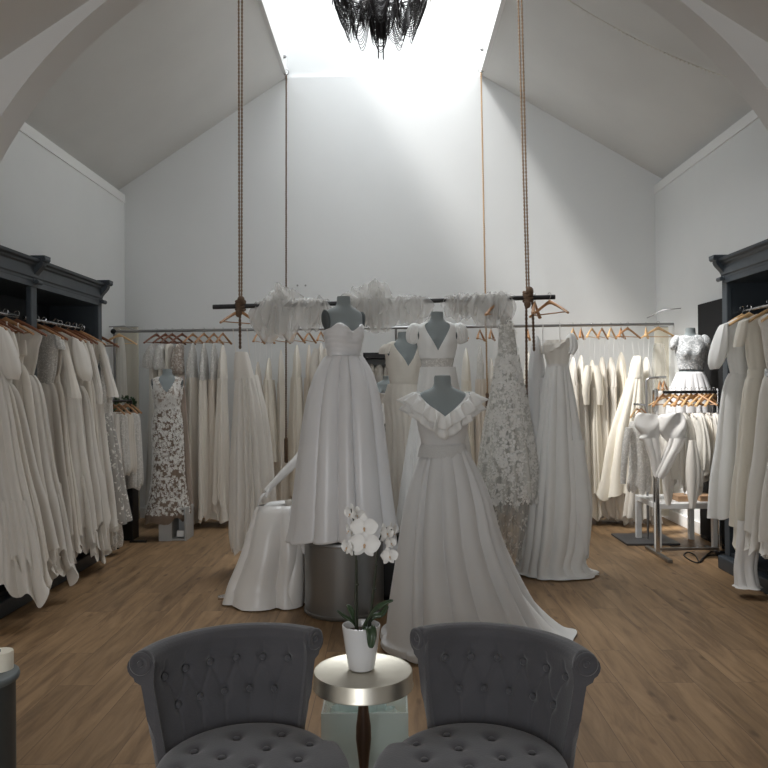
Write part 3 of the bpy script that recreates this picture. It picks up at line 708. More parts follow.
# tulle swags over the beam
def swag(px0, px1, ytop, ybot, seed, label, n=16, m=None):
    rng = random.Random(seed); p0 = P(px0, 303, BY); p1 = P(px1, 303, BY); m = m or TULLE
    t = empty('tulle_veil', ((p0.x + p1.x) / 2, BY, p0.z), 0, label, 'veil', None)
    zt = P(px0, ytop, BY).z; zb = P(px0, ybot, BY).z; zm = b0.z + (b1.z - b0.z) * ((p0.x + p1.x) / 2 - b0.x) / (b1.x - b0.x)
    W = p1.x - p0.x; mb = MB()
    for i in range(max(6, n // 2)):
        cx = p0.x + W * (.2 + .6 * rng.random()); h = (zm - zb) * rng.uniform(.7, 1.05); w_ = W * rng.uniform(.5, .85); sl_ = rng.uniform(-.15, .15); f = rng.uniform(4, 8); ph = rng.uniform(0, 6); f2 = rng.uniform(9, 15); yo = rng.uniform(-.06, .06); rows = []
        for a in range(16):
            u = a / 15; rows.append([(cx + w_ / 2 * v * (.75 + .4 * sin(pi * u * .8)) + sl_ * u * w_, BY + yo + .03 * sin(f * v + ph + 1.5 * u) * (.5 + u) + .008 * sin(f2 * v + ph), zm + .03 - h * (u ** .85) * (1 - .45 * v * v) + .012 * sin(f * v + ph) * u) for v in [-1 + b / 15 for b in range(31)]])
        mb.grid(rows, False)
    mb.build('tulle', m, t, True)
    mb = MB()
    for i in range(max(5, n // 2)):
        f = rng.uniform(.2, .8); h = (zt - zm) * rng.uniform(.5, 1.1); w_ = W * rng.uniform(.14, .34); sl_ = rng.uniform(-.5, .5) * W * .4; ff = rng.uniform(3, 7); ph = rng.uniform(0, 6); rows = []
        for a in range(12):
            u = a / 11; rows.append([(p0.x + W * f + sl_ * u + w_ * v * (.25 + .75 * u), BY + rng.uniform(0, 0) + .035 * sin(ff * v + ph + 2 * u) * (.4 + u), zm - .01 + h * (u ** .8) * (1 - .55 * abs(v) ** 1.6) + .012 * u * sin(ff * 1.5 * v + ph)) for v in [-1 + b / 8 for b in range(17)]])
        mb.grid(rows, False)
    mb.build('tulle_tuft', m, t, True)
    g = []
    for i in range(29):
        u = i / 28; x = p0.x + W * (.1 + .8 * u); zc = b0.z + (b1.z - b0.z) * (x - b0.x) / (b1.x - b0.x); q0 = .03 + .025 * sin(pi * u)
        g.append([(x, BY + (q0 + .012 * sin(5 * q + i * .9)) * cos(q), zc - .01 + (q0 + .014 * sin(4 * q + i * 1.3)) * sin(q)) for q in [2 * pi * j / 20 for j in range(20)]])
    MB().grid(g).build('tulle_wrap', m, t, True)

swag(258, 300, 284, 346, 1, 'white tulle veil bunched over the beam beside the left knot', 24)
swag(292, 326, 296, 334, 2, 'short white tulle veil draped over the beam left of the satin mannequin', 16)
swag(348, 392, 281, 336, 3, 'white tulle veil with upright tufts on the beam right of the satin mannequin', 24)
swag(388, 428, 302, 332, 4, 'low white tulle veil over the beam above the two V-neck mannequins', 14)
swag(446, 478, 296, 324, 5, 'white tulle veil over the beam right of the puff-sleeved mannequin', 18)
swag(474, 512, 292, 332, 6, 'full white tulle veil on the beam above the flower-covered gown', 24)

# ------------------------------------------------------------------ gowns hanging on the beam
def beamz(x): return b0.z + (b1.z - b0.z) * (x - b0.x) / (b1.x - b0.x)
def flowers(keys, count, seed, size=.022, n=64, thr=.2, front=True, umin=0, umax=1.0, lift=.008, dens=None):
    """petal appliques standing off a lofted skirt"""
    rng = random.Random(seed); mb = MB(); rs = resample([list(q) for q in keys], 60)
    for i in range(count):
        u = umin + (umax - umin) * rng.random()
        if dens and rng.random() > dens(u): continue
        z, cx, cy, rx, ry, amp = rs[min(59, int(u * 59))]
        th = rng.uniform(-pi, 0) if front else rng.uniform(0, 2 * pi)
        nv = Vector((cos(th) / rx, sin(th) / ry, 0)).normalized()
        c = Vector((cx + rx * cos(th), cy + ry * sin(th), z)) + nv * (lift + amp * .5)
        tx = Vector((-nv.y, nv.x, 0)); tz = Vector((0, 0, 1)); sz = size * rng.uniform(.6, 1.2); a0 = rng.uniform(0, 6)
        k = rng.choice([3, 4, 5])
        for q in range(k):
            a = a0 + q * 2 * pi / k; dv = tx * cos(a) + tz * sin(a); pv = tx * -sin(a) + tz * cos(a)
            p0 = c; p1 = c + dv * sz * .6 + pv * sz * .34 + nv * .003; p2 = c + dv * sz * 1.05 + nv * .008; p3 = c + dv * sz * .6 - pv * sz * .34 + nv * .003
            mb.add([p0, p1, p2, p3], [(0, 1, 2, 3)])
    return mb
FLW = mat('lace_petal_white', (.88, .87, .84), .6)

# left: white tulle gown
x = P(240, 315, BY).x
hanger((x, BY, beamz(x) + .02), R(52), 'brown wooden hanger beside the left rope, carrying the tulle gown', 'hangers on the beam', 'mid')
t = empty('wedding_dress', (x, BY + .1, .3), 0, 'white layered tulle gown hanging below the left rope', 'dress')
for s in (233, 247): MB().tube([P(s, 329, BY), P(s + 3, 356, BY)], .003, 5).build('strap', IV[2], t, True)
loft(pk(BY + .1, [(352, 235.5, 247, .07, .003), (360, 235, 249, .08, .006), (380, 234, 254, .09, .006)]), 48, 10, 7, 2).build('bodice', IV[2], t, True)
loft(pk(BY + .1, [(378, 235, 254, .09, .006), (410, 233, 261, .13, .014), (460, 230, 267, .17, .022), (505, 229, 270, .2, .028), (532, 229, 267, .2, .034), (546, 232, 263, .2, .036)]), 130, 34, 13, 4, hem=.14).build('skirt', IV[2], t, True)
loft(pk(BY + .16, [(375, 248, 258, .07, .004), (420, 253, 268, .1, .012), (480, 256, 274, .12, .02), (512, 256, 276, .14, .025)]), 60, 20, 9, 8, hem=.05).build('side_panel', IV[2], t, True)

# flower-covered gown
x = P(497, 318, BY).x
hanger((x, BY, beamz(x) + .02), R(55), 'wooden hanger under the tulle, carrying the flower-covered gown', 'hangers on the beam', 'mid')
t = empty('wedding_dress', (P(508, 500, BY).x, BY, .1), 0, 'sparkling gown covered in raised lace flowers hanging from the beam', 'dress')
kb = pk(BY, [(316, 503, 508, .03, 0), (326, 500, 513, .06, .003), (345, 498, 516, .08, .004), (360, 498, 517, .08, .004)])
loft(kb, 48, 14, 6, 2).build('bodice', LACEG, t, True)
kf = pk(BY, [(358, 498, 517, .08, .004), (390, 493, 523, .13, .015), (430, 486, 530, .18, .02), (470, 482, 535, .22, .03), (500, 480, 536, .24, .035)])
loft(kf, 120, 30, 16, 3, hem=.10).build('skirt', LACEG, t, True)
flowers(kf, 620, 5, .031, front=True).build('flower_appliques', FLW, t, True)
flowers(kb, 70, 6, .016).build('flower_appliques', FLW, t, True)
kt = pk(BY + .04, [(495, 486, 532, .16, .02), (520, 488, 526, .14, .025), (548, 496, 520, .10, .02), (562, 498, 521, .10, .018)])
loft(kt, 80, 16, 11, 6, hem=.05).build('sheer_train', LACES, t, True)
loft(pk(BY + .06, [(488, 516, 536, .1, .015), (510, 522, 534, .08, .015), (535, 524, 532, .06, .01)]), 48, 10, 6, 6, hem=.04).build('sheer_train', TULLEI, t, True)

# narrow tulle gown between
x = P(535, 310, BY).x
hanger((x, BY, beamz(x) + .02), R(72), 'wooden hanger seen edge-on beside the right rope', 'hangers on the beam', 'mid')
t = empty('wedding_dress', (x, BY + .05, .5), 0, 'plain pale tulle gown squeezed between the flower-covered and off-shoulder gowns', 'dress')
kk = pk(BY + .12, [(336, 534, 538, .02, 0), (346, 531, 541, .08, .003), (380, 527, 546, .1, .006)])
loft(kk, 48, 12, 6, 2).build('bodice', GCHIF, t, True)
loft(pk(BY + .12, [(378, 527, 546, .1, .006), (430, 525, 550, .12, .014), (500, 526, 552, .14, .02), (545, 526, 552, .14, .022)]), 72, 24, 9, 4).build('skirt', GCHIF, t, True)

# off-shoulder gown
x = P(549, 303, BY).x
hanger((x, BY - .02, beamz(x) + .02), R(-57), 'brown wooden hanger on the right end of the beam above the off-shoulder gown', 'hangers on the beam', 'mid')
t = empty('wedding_dress', (P(555, 500, BY).x, BY, 0), 0, 'white off-shoulder gown with train pooling below the right end of the beam', 'dress')
for a_, b_ in (((543, 325), (543, 352)), ((560, 321), (560, 345))): MB().tube([P(*a_, BY - .04), P(*b_, BY - .06)], .0045, 5).build('hanging_loop', TRIMW, t, True)
ko = pk(BY, [(340, 546, 568, .05, .002), (346, 543, 570, .07, .004), (356, 545, 569, .075, .004), (364, 547, 568, .07, .003)])
loft(ko, 60, 12, 9, 2).build('bodice', IV[2], t, True)
# draped collar band slanting across the neckline and flared right sleeve
g = []
for i in range(25):
    u = i / 24; px = 541 + 31 * u; py = 349 - 9 * u + 3 * sin(u * pi); row = []
    for j in range(12):
        q = 2 * pi * j / 12; rr = .030 + .012 * sin(3 * q + u * 9); c = P(px, py, BY - .07 + .05 * (2 * u - 1) ** 2)
        row.append(c + Vector((0, rr * .6 * cos(q), rr * 1.0 * sin(q))))
    g.append(row)
MB().grid(g, True, True, True).build('collar', IV[2], t, True)
loft(pk(BY - .02, [(333, 569, 573, .02, 0), (337, 567, 575, .04, .004), (347, 567, 576, .05, .008), (354, 565, 572, .05, .01)]), 40, 12, 5, 8, hem=.02).build('sleeve', WCREPE, t, True)
loft(pk(BY, [(362, 547, 568, .07, .002), (367, 547, 568, .07, .002)]), 48, 4, 5, 8).build('waistband', SATIN2, t, True)
loft(pk(BY, [(366, 547, 568, .07, .004), (400, 541, 574, .11, .012), (450, 534, 581, .16, .02), (500, 528, 588, .2, .026), (540, 524, 586, .22, .026), (562, 521, 582, .22, .024), (570, 519, 588, .24, .02), (574, 517, 594, .26, .016), (576, 516, 597, .28, .012)]), 150, 44, 15, 12, minz=.008).build('skirt', WCREPE, t, True)
loft(pk(BY - .09, [(440, 566, 584, .05, .006), (490, 560, 588, .08, .012), (508, 561, 590, .1, .014), (530, 570, 587, .1, .014), (552, 572, 587, .08, .012)]), 72, 20, 7, 3, hem=.1).build('train_fold', WCREPE, t, True)

# ------------------------------------------------------------------ dress forms
PROF = [(-.26, .165, .115), (-.18, .172, .12), (-.08, .145, .105), (0, .122, .09), (.08, .137, .10), (.16, .155, .108), (.24, .165, .105), (.30, .170, .092), (.34, .168, .08), (.365, .150, .068), (.385, .105, .06), (.40, .068, .055), (.42, .056, .052), (.47, .054, .050)]
def prof(z):
    for a, b in zip(PROF, PROF[1:]):
        if z <= b[0]:
            t = max(0, (z - a[0]) / (b[0] - a[0])); return a[1] + (b[1] - a[1]) * t, a[2] + (b[2] - a[2]) * t
    return PROF[-1][1:]
def tor(z, th, s, off=0.0):
    rx, ry = prof(z); x = (rx + off) * cos(th); y = (ry + off) * sin(th)
    if sin(th) < 0:
        b = exp(-((abs(x) - .075) ** 2) / .0026 - ((z - .19) ** 2) / .0042)
        y -= .032 * b
    return x * s, y * s, z * s
def form(x, y, zbase, zwaist, s, yaw, label, stand=True, necklabel=None):
    t = empty('dress_form', (x, y, zbase), yaw, label, 'mannequin')
    zz = zwaist - zbase; n = 48
    zs = [-.26 + .73 * i / 50 for i in range(51)]
    rows = [[(lambda q: (q[0], q[1], q[2] + zz))(tor(z, 2 * pi * j / n, s)) for j in range(n)] for z in zs]
    MB().grid(rows, True, True, True).build('torso', GREYF, t)
    for sd in (-1, 1):
        m = Matrix.Rotation(R(8 * sd), 3, 'Y')
        MB().ball((sd * .163 * s, .002, zz + .285 * s), (.016 * s, .062 * s, .083 * s), 20, 12, m).build('arm_cap', GREYC, t)
    MB().lathe([(.052 * s, zz + .468 * s), (.05 * s, zz + .478 * s), (.01 * s, zz + .482 * s)], 24).build('neck_cap', mat('neck_cap_grey', (.27, .30, .30), .7), t)
    MB().tube([(0, 0, .01), (0, 0, zz - .2 * s)], .014, 10).build('stand_pole', STEEL, t)
    MB().lathe([(.13, 0), (.13, .008), (.03, .02), (.015, .05)], 32).build('stand_base', STEEL, t)
    return t, zz
def bodice(gown, zz, s, ztop, zbot=-.01, off=.008, n=96, rows=24, m=None, name='bodice', wr=0, seed=0):
    rng = random.Random(seed); g = []
    for i in range(rows):
        v = i / (rows - 1); row = []
        for j in range(n):
            th = 2 * pi * j / n - pi / 2
            d = abs((th + pi / 2 + pi) % (2 * pi) - pi)   # 0 at centre front
            z = zbot + (ztop(d, th) - zbot) * v
            o = off + wr * (sin(z * 170 + 1.3 * sin(3 * th)) * .5 + .5)
            q = tor(z, th, s, o); row.append((q[0], q[1], q[2] + zz))
        g.append(row)
    return MB().grid(g).build(name, m, gown, solid=.002)
def gown_at(x, y, zb, yaw, label): return empty('wedding_dress', (x, y, zb), yaw, label, 'dress')
def sstep(a, b, x):
    t = max(0, min(1, (x - a) / (b - a))); return t * t * (3 - 2 * t)

# A: satin ball gown on the metal drum
YA = 5.1; DX = P(343, 500, YA).x
drumtop = P(340, 538, YA).z
t = empty('display_drum', (P(344.5, 600, YA + .1).x, YA + .1, 0), 0, 'large round zinc-grey drum plinth under the satin gown', 'plinth')
rd = .272
MB().lathe([(rd - .01, 0), (rd, .01), (rd, .025), (rd - .006, .03), (rd - .006, drumtop - .035), (rd, drumtop - .03), (rd, drumtop - .01), (rd - .01, drumtop)], 72).build('drum_body', ZINC, t)
MB().lathe([(rd - .015, drumtop - .002), (rd - .015, drumtop + .004)], 72).build('drum_lid', ZINC, t)
wz = P(343, 357, YA).z; sA = .84
xa = P(344, 357, YA).x
fA, zz = form(xa, YA, drumtop + .004, wz, sA, R(36), 'grey armless dress form standing on the metal drum')
gA = gown_at(xa, YA, drumtop + .01, R(36), 'strapless white satin ball gown with deep pleats on the drum-mounted form')
zz -= .006
bodice(gA, zz, sA, lambda d, th: .215 + .045 * exp(-((d - .62) / .35) ** 2) - .02 * exp(-(d / .2) ** 2) - .03 * sstep(1.2, 2.2, d), m=SATIN, wr=.005, off=.012)
keysA = pk(YA, [(356, 326, 362, .105, .004), (360, 322, 364, .125, .016), (375, 314, 371, .17, .030), (400, 306, 378, .22, .036), (440, 299, 384, .27, .040), (485, 293, 390, .31, .042), (520, 288, 395, .34, .05), (534, 284, 399, .36, .055)])
def boxpleat(keys, k, n, rows, seed, hem=0, ph=0):
    rng = random.Random(seed); off = [rng.uniform(-.2, .2) for _ in range(k + 1)]; dep = [rng.uniform(.6, 1.4) for _ in range(k + 1)]; wv = [rng.uniform(.5, 1.6) for _ in range(k)]; tw_ = sum(wv); cs = [sum(wv[:q]) / tw_ for q in range(k + 1)]
    rs = resample([list(q) for q in keys], rows); g = []
    for i, (z, cx, cy, rx, ry, amp) in enumerate(rs):
        u = i / (rows - 1); row = []
        for j in range(n):
            th = 2 * pi * j / n; a = (th / (2 * pi) + ph + .02 * u * sin(th + 1)) % 1.0; ii = max(q for q in range(k) if cs[q] <= a + 1e-9); f = (a - cs[ii]) / (cs[ii + 1] - cs[ii])
            f = max(0, min(1, f + off[ii] * sin(pi * f)))
            # round flute, with a narrow deep crease
            l = (sin(pi * f) ** .5) * dep[ii] * (1.25 - .35 * u) - .85
            nx, ny = cos(th) / rx, sin(th) / ry; q = sqrt(nx * nx + ny * ny)
            d = amp * l
            row.append((cx + rx * cos(th) + nx / q * d, cy + ry * sin(th) + ny / q * d, z + hem * l * u ** 4 + (.035 * cos(th) + .012 * sin(th * 3 + 1)) * u ** 4))
        g.append(row)
    return MB().grid(g)
boxpleat(keysA, 12, 340, 44, 4, hem=-.01).build('skirt', SATIN, gA, True, solid=.003)
# back train hanging behind the drum
loft(pk(YA + .22, [(500, 300, 392, .16, .02), (545, 302, 398, .14, .03), (553, 306, 401, .12, .03)]), 90, 12, 12, 31, hem=.03).build('rear_hem', SATIN, gA, True)

# B: ruffled neckline gown, front
YB2 = 4.5; sB = .90
wzB = P(445, 449, YB2).z; xb = P(443, 449, YB2).x
fB, zz = form(xb, YB2, 0, wzB, sB, R(2), 'grey dress form wearing the ruffled gown, nearest the chairs')
gB = gown_at(xb, YB2, 0.002, R(2), 'pale grey-white gown with ruffled V neckline and long train behind the right chair')
def ztB(d, th): return .20 + .155 * min(1, d / 1.05) ** .9 - .10 * sstep(2.3, 3.1, d)
bodice(gB, zz, sB, ztB, m=GCHIF, off=.010, wr=.002)
loft([(zz + .03, 0, 0, .122 * sB + .018, .09 * sB + .018, 0), (zz + .01, 0, 0, .125 * sB + .024, .092 * sB + .026, 0), (zz - .045, 0, 0, .13 * sB + .032, .095 * sB + .036, 0)], 60, 8, 5, 2).build('waistband', lace('waist_band_lace', (.70, .70, .69), (.78, .78, .77), 120, 0, .4), gB)
for tier, (wd, lift, dz, sd) in enumerate(((.125, .014, 0, 1), (.072, .034, .010, 2))):
    rng = random.Random(sd); NS = 420; g = []; ph = rng.uniform(0, 6)
    for i in range(NS + 1):
        a = -pi * .93 + 2 * pi * .93 * i / NS; th = a - pi / 2; d = abs(a)
        zt = ztB(d, th) + .004 + dz
        row = []
        base = Vector(tor(zt, th, sB, lift * .5)); base.z += zz
        out = Vector((cos(th) * 1.25, sin(th), 0)).normalized()
        side = sstep(.5, 1.5, d)
        k = 19 + tier * 2
        w = sin(k * a + ph + .8 * sin(3 * a + tier)); box = math.copysign(abs(w) ** .38, w)
        for j in range(9):
            v = j / 8
            drop = wd * v * (.98 - .12 * side)
            outd = lift + v * (.036 + .042 * side) + .031 * box * (.10 + v)
            tang = Vector((-out.y, out.x, 0)) * (.016 * cos(k * a + ph) * v)
            row.append(base + out * outd * sB + tang + Vector((0, 0, -drop + (.012 * v * (1 - v)) + .016 * box * v * v)))
        g.append(row)
    MB().grid(g, False).build('ruffle', WCREPE, gB, solid=.0025)
kB = pk(YB2, [(450, 424, 467, .105, .002), (458, 420, 471, .125, .006), (475, 413.5, 479, .17, .014), (500, 407, 488, .22, .022), (540, 400, 499, .27, .028), (580, 394, 517, .33, .032), (612, 389, 536, .39, .03), (632, 386, 552, .44, .024)])
p1 = P(384, 655, 4.35); kB.append((.05, .42, YB2 + .02, .49, .47, .02)); kB.append((.012, .45, YB2 + .05, .53, .5, .012))
loft(kB, 260, 60, 13, 23, minz=.004).build('skirt', GCHIF, gB, True)
# train sweeping back to the right
g = []
for i in range(60):
    th = -1.0 + 2.7 * i / 59; row = []
    a_ = Vector((.31 + .17 * cos(th), YB2 + .17 * sin(th), .85)); b_ = Vector((.42 + .62 * cos(th) * 1.08, YB2 + .1 + .58 * sin(th), .006))
    for j in range(22):
        v = j / 21; q = a_.lerp(b_, v ** 1.25); q.z = .006 + .85 * (1 - v) ** 1.35
        fo = .028 * v * sin(9 * th + 1.3 * sin(2 * th)); q += Vector((cos(th), sin(th), 0)) * fo
        if v > .9: q.z += .008 * (1 + sin(13 * th)) * (v - .9) * 10
        row.append(q)
    g.append(row)
MB().grid(g, False).build('train', WCREPE, gB, True)

# C: puff sleeved V-neck
YC = 5.65; sC = .86; hC = .36
wzC = P(437, 388, YC).z; xc = P(437.5, 380, YC).x
wzC = P(437, 312, YC).z - .478 * sC
fC, zz = form(xc, YC, hC, wzC, sC, R(0), 'grey dress form on the black plinth, wearing the puff-sleeved V-neck gown')
gC = gown_at(xc, YC, hC + .002, 0, 'white V-neck gown with short puff sleeves and lace midriff behind the ruffled gown')
bodice(gC, zz, sC, lambda d, th: .14 + .25 * min(1, d / .8), zbot=.075, m=WCREPE, off=.010)
bodice(gC, zz, sC, lambda d, th: .08 + .03 * exp(-(d / .3) ** 2), zbot=-.035, m=LACE, off=.006, name='lace_midriff', rows=6)
for s in (-1, 1):
    F = foldf(13, random.Random(s + 4)); g = []
    for i in range(16):
        ph = -pi / 2 + pi * (i + .4) / 15.8; M = Matrix.Rotation(R(-14 * s), 3, 'Y')
        row = []
        for k in range(60):
            q = 2 * pi * k / 60; r = cos(ph) ** .7 * (1 + .09 * F(q, 0))
            v = M @ Vector((.052 * r * cos(q), .062 * r * sin(q), .078 * sin(ph)))
            row.append(Vector((s * .172 * sC + s * .022, 0, zz + .292 * sC)) + v)
        g.append(row)
    MB().grid(g, True, True, True).build('sleeve', WCREPE, gC)
loft(pk(YC, [(367, 420, 455.5, .092, .001), (392, 416, 460, .115, .004), (410, 413, 463, .14, .01), (450, 406, 470, .2, .02), (525, 396, 480, .26, .03)]), 120, 30, 16, 9).build('skirt', WCREPE, gC, True)

# D: left of C
YD = 6.05; sD = .84; hD = .36
wzD = P(403, 332, YD).z - .478 * sD; xd = P(404, 380, YD).x
fD, zz = form(xd, YD, hD, wzD, sD, R(18), 'grey dress form at the back left of the black plinth, wearing the sleeveless V-neck gown')
gD = gown_at(xd, YD, hD + .002, R(18), 'ivory sleeveless V-neck gown between the satin and puff-sleeved gowns')
bodice(gD, zz, sD, lambda d, th: .15 + .235 * min(1, d / .85), zbot=-.06, m=IV[0], off=.012, wr=.004)
loft(pk(YD, [(384, 387.5, 420.5, .12, .001), (400, 384, 424, .145, .003), (430, 386, 428, .16, .012), (470, 383, 436, .2, .018), (527, 381, 448, .24, .022)]), 120, 30, 14, 19).build('skirt', IV[0], gD, True)
for s in (-1, 1):
    loft([(zz + .36 * sD, s * .15 * sD, 0, .03, .05, .002), (zz + .32 * sD, s * .175 * sD, 0, .04, .06, .006), (zz + .27 * sD, s * .185 * sD, 0, .035, .06, .008)], 32, 8, 6, 3).build('shoulder_frill', IV[0], gD)
xp0 = P(377, 560, 5.9).x; xp1 = P(486, 560, 5.9).x
t = empty('plinth', ((xp0 + xp1) / 2, 5.85, 0), 0, 'low black plinth under the two V-neck mannequins', 'plinth')
MB().b2(xp0, xp1, 5.42, 6.32, .03, hC - .004).build('plinth_body', BLACK, t, True, smooth=False, bevel=.006)
MB().b2(xp0 + .02, xp1 - .02, 5.44, 6.30, 0, .03).build('plinth_foot', BLACKF, t, True, smooth=False)

# E: floral nude gown at left back
YE = 7.75; pe = P(176, 533, 7.75)
zE = P(176, 508, YE).z; sE = .86
wzE = P(176, 369, YE).z - .478 * sE; xe = P(167.5, 400, YE).x
bxl, bxr = P(163, 520, YE).x, P(190, 520, YE).x
t = empty('display_box', ((bxl + bxr) / 2, YE, 0), 0, 'grey open-fronted box under the nude floral gown', 'box')
MB().b2(bxl, bxr, YE + .12, YE + .14, 0, zE).build('back_panel', PEDG, t, True, smooth=False)
for a in (bxl, bxr - .02, (bxl + bxr) / 2 + -.03): MB().b2(a, a + .02, YE - .14, YE + .12, 0, zE).build('side_panel', PEDG, t, True, smooth=False, bevel=.002)
MB().b2(bxl, bxr, YE - .14, YE + .14, zE, zE + .02).build('top_panel', PEDG, t, True, smooth=False, bevel=.002)
MB().b2(bxl, (bxl + bxr) / 2 - .02, YE - .145, YE - .135, 0, zE).build('front_panel', PEDG, t, True, smooth=False)
MB().b2(bxl + .02, bxr - .02, YE - .13, YE + .12, 0.002, .02).build('bottom_panel', PEDG, t, True, smooth=False)
p = P(180.5, 525, YE - .09); t = empty('price_card', (p.x, YE - .1, .03), 0, 'small white card standing inside the grey box', 'card')
MB().box((0, 0, .035), (.07, .004, .06), rx=R(-15)).build('card_face', CARD, t)
MB().box((0, 0.012, .03), (.06, .003, .05), rx=R(15)).build('card_support', CARD, t)
fE, zz = form(xe, YE, zE + .02, wzE, sE, R(12), 'grey dress form on the grey box in the back left corner')
gE = gown_at(xe, YE, zE + .022, R(12), 'nude fitted gown covered in white lace flowers in the back left corner')
ztE = lambda d, th: .20 + .185 * sstep(-.05, .8, d)
bodice(gE, zz, sE, ztE, m=lace('floral_nude_bodice', (.42, .36, .31), (.86, .84, .81), 30, 0, .46), off=.010)
kE = pk(YE, [(407, 157, 179, .09, .001), (418, 154, 181, .11, .002), (430, 153, 182, .12, .003), (455, 154, 183, .12, .005), (480, 153, 184, .13, .008), (500, 150, 187, .16, .012), (512, 147, 189, .18, .014), (520, 145, 186, .16, .014)])
loft(kE, 90, 34, 10, 5, hem=.05).build('skirt', NUDE, gE, True)
flowers(kE, 1300, 3, .017, umin=.0, umax=.93, lift=.006).build('lace_flowers', FLW, gE, True)
rng = random.Random(9); fm = MB()
for i in range(160):
    th = -pi / 2 + rng.uniform(-1.4, 1.4); d = abs(th + pi / 2); z = rng.uniform(0, ztE(d, th) - .02)
    q = Vector(tor(z, th, sE, .018)); q.z += zz; a0 = rng.uniform(0, 6); out = Vector((cos(th), sin(th), 0)); tx = Vector((-out.y, out.x, 0)); sz = .02 * rng.uniform(.6, 1.1)
    for k in range(4):
        a = a0 + k * pi / 2; dv = tx * cos(a) + Vector((0, 0, 1)) * sin(a); pv = tx * -sin(a) + Vector((0, 0, 1)) * cos(a)
        fm.add([q, q + dv * sz * .6 + pv * sz * .35, q + dv * sz + out * .006, q + dv * sz * .6 - pv * sz * .35], [(0, 1, 2, 3)])
fm.build('lace_flowers', FLW, gE)
t2 = loft(pk(YE + .16, [(380, 150, 157, .03, .003), (430, 149, 157, .03, .006), (505, 146, 155, .04, .008)]), 32, 14, 6, 3).build('cape_panel', TULLEI, gE, True)
loft(pk(YE + .16, [(376, 178, 184, .03, .003), (430, 180, 188, .03, .006), (512, 183, 193, .04, .008)]), 32, 14, 6, 3).build('cape_panel', sheer('nude_veil', (.55, .45, .38), .55), gE, True)

# F: lace bodice short dress at right
YF = 7.25; sF = .81
wzF = P(691, 328, YF).z - .478 * sF; xf = P(691, 390, YF).x
hF = P(680, 503, 6.98).z + .003
fF, zz = form(xf, YF, hF, wzF, sF, R(-12), 'grey dress form at the right, before the black screen')
gF = gown_at(xf, YF, hF + .45, R(-12), 'short white dress with high-necked lace bodice before the black screen')
bodice(gF, zz - .45, sF, lambda d, th: .395 - .015 * exp(-(d / .5) ** 2), m=LACED, off=.010)
for s in (-1, 1):
    MB().ball((s * .17 * sF, 0, zz - .45 + .31 * sF), (.045, .06, .075), 20, 12, Matrix.Rotation(R(-20 * s), 3, 'Y')).build('cap_sleeve', LACED, gF)
kF = pk(YF, [(372, 678, 703, .095, .002), (378, 675, 706, .12, .006), (395, 670, 711, .17, .02), (420, 667, 714, .19, .03), (450, 667, 714, .19, .035)])
boxpleat(kF, 14, 200, 24, 9).build('skirt', SATIN, gF, True, solid=.002)
t = empty('folding_screen', (XR - .07, 7.0, 0), 0, 'tall black panel standing against the right wall behind the lace-bodied form', 'screen')
MB().b2(XR - .05, XR - .015, 6.33, 7.66, .02, 2.3).build('screen_panel', BLACKF, t, True, smooth=False, bevel=.004)
MB().b2(XR - .07, XR - .01, 6.4, 7.6, 0, .03).build('screen_foot', BLACKF, t, True, smooth=False)

# ------------------------------------------------------------------ shelf niche in the middle back
YS = 8.2
t = empty('shelf_unit', (P(378, 400, YS).x, YS, 0), 0, 'dark shelf unit behind the mannequins at the back wall', 'shelf')
x0, x1 = P(364, 400, YS).x, P(406, 400, YS).x
for py in (356, 384): z = P(380, py, YS).z; MB().b2(x0, x1, YS - .15, YS + .15, z - .03, z + .015 if py > 360 else z + .03).build('shelf_board', BLACK, t, True, smooth=False, bevel=.003)
for x in (x0, x1 - .02): MB().b2(x, x + .02, YS - .15, YS + .15, 0, P(380, 354, YS).z).build('side_panel', BLACK, t, True, smooth=False)
MB().b2(x0, x1, YS + .13, YS + .15, 0, P(380, 354, YS).z).build('back_panel', mat('grey_back_panel', (.45, .45, .44), .7), t, True, smooth=False)
zsh = P(380, 384, YS).z + .015
for i, px in enumerate((371, 379, 388, 396)):
    rng = random.Random(i); mb = MB(); p = P(px, 372, YS - .05)
    for k in range(90):
        a = rng.uniform(0, 6.28); r = rng.uniform(0, .04); q = Vector((p.x + r * cos(a), YS - .05 + r * sin(a), zsh + rng.uniform(.03, .19)))
        dv = Vector((cos(a), sin(a), rng.uniform(-.3, .6))).normalized() * rng.uniform(.02, .045); sdv = Vector((-sin(a), cos(a), 0)) * .009
        mb.add([q, q + dv * .6 + sdv, q + dv, q + dv * .6 - sdv], [(0, 1, 2, 3)])
    t = empty('feather_stole', (p.x, YS - .05, zsh), 0, 'fluffy white feather trim on the dark shelf, %s' % ['leftmost of four', 'second from left of four', 'third from left of four', 'rightmost of four'][i], 'feather trim', 'feather trims on the shelf')
    MB().lathe([(.045, .0), (.05, .05), (.045, .15), (.02, .19)], 16).build('core', IV[2], t)
    mb.build('feathers', IV[2], t, True)
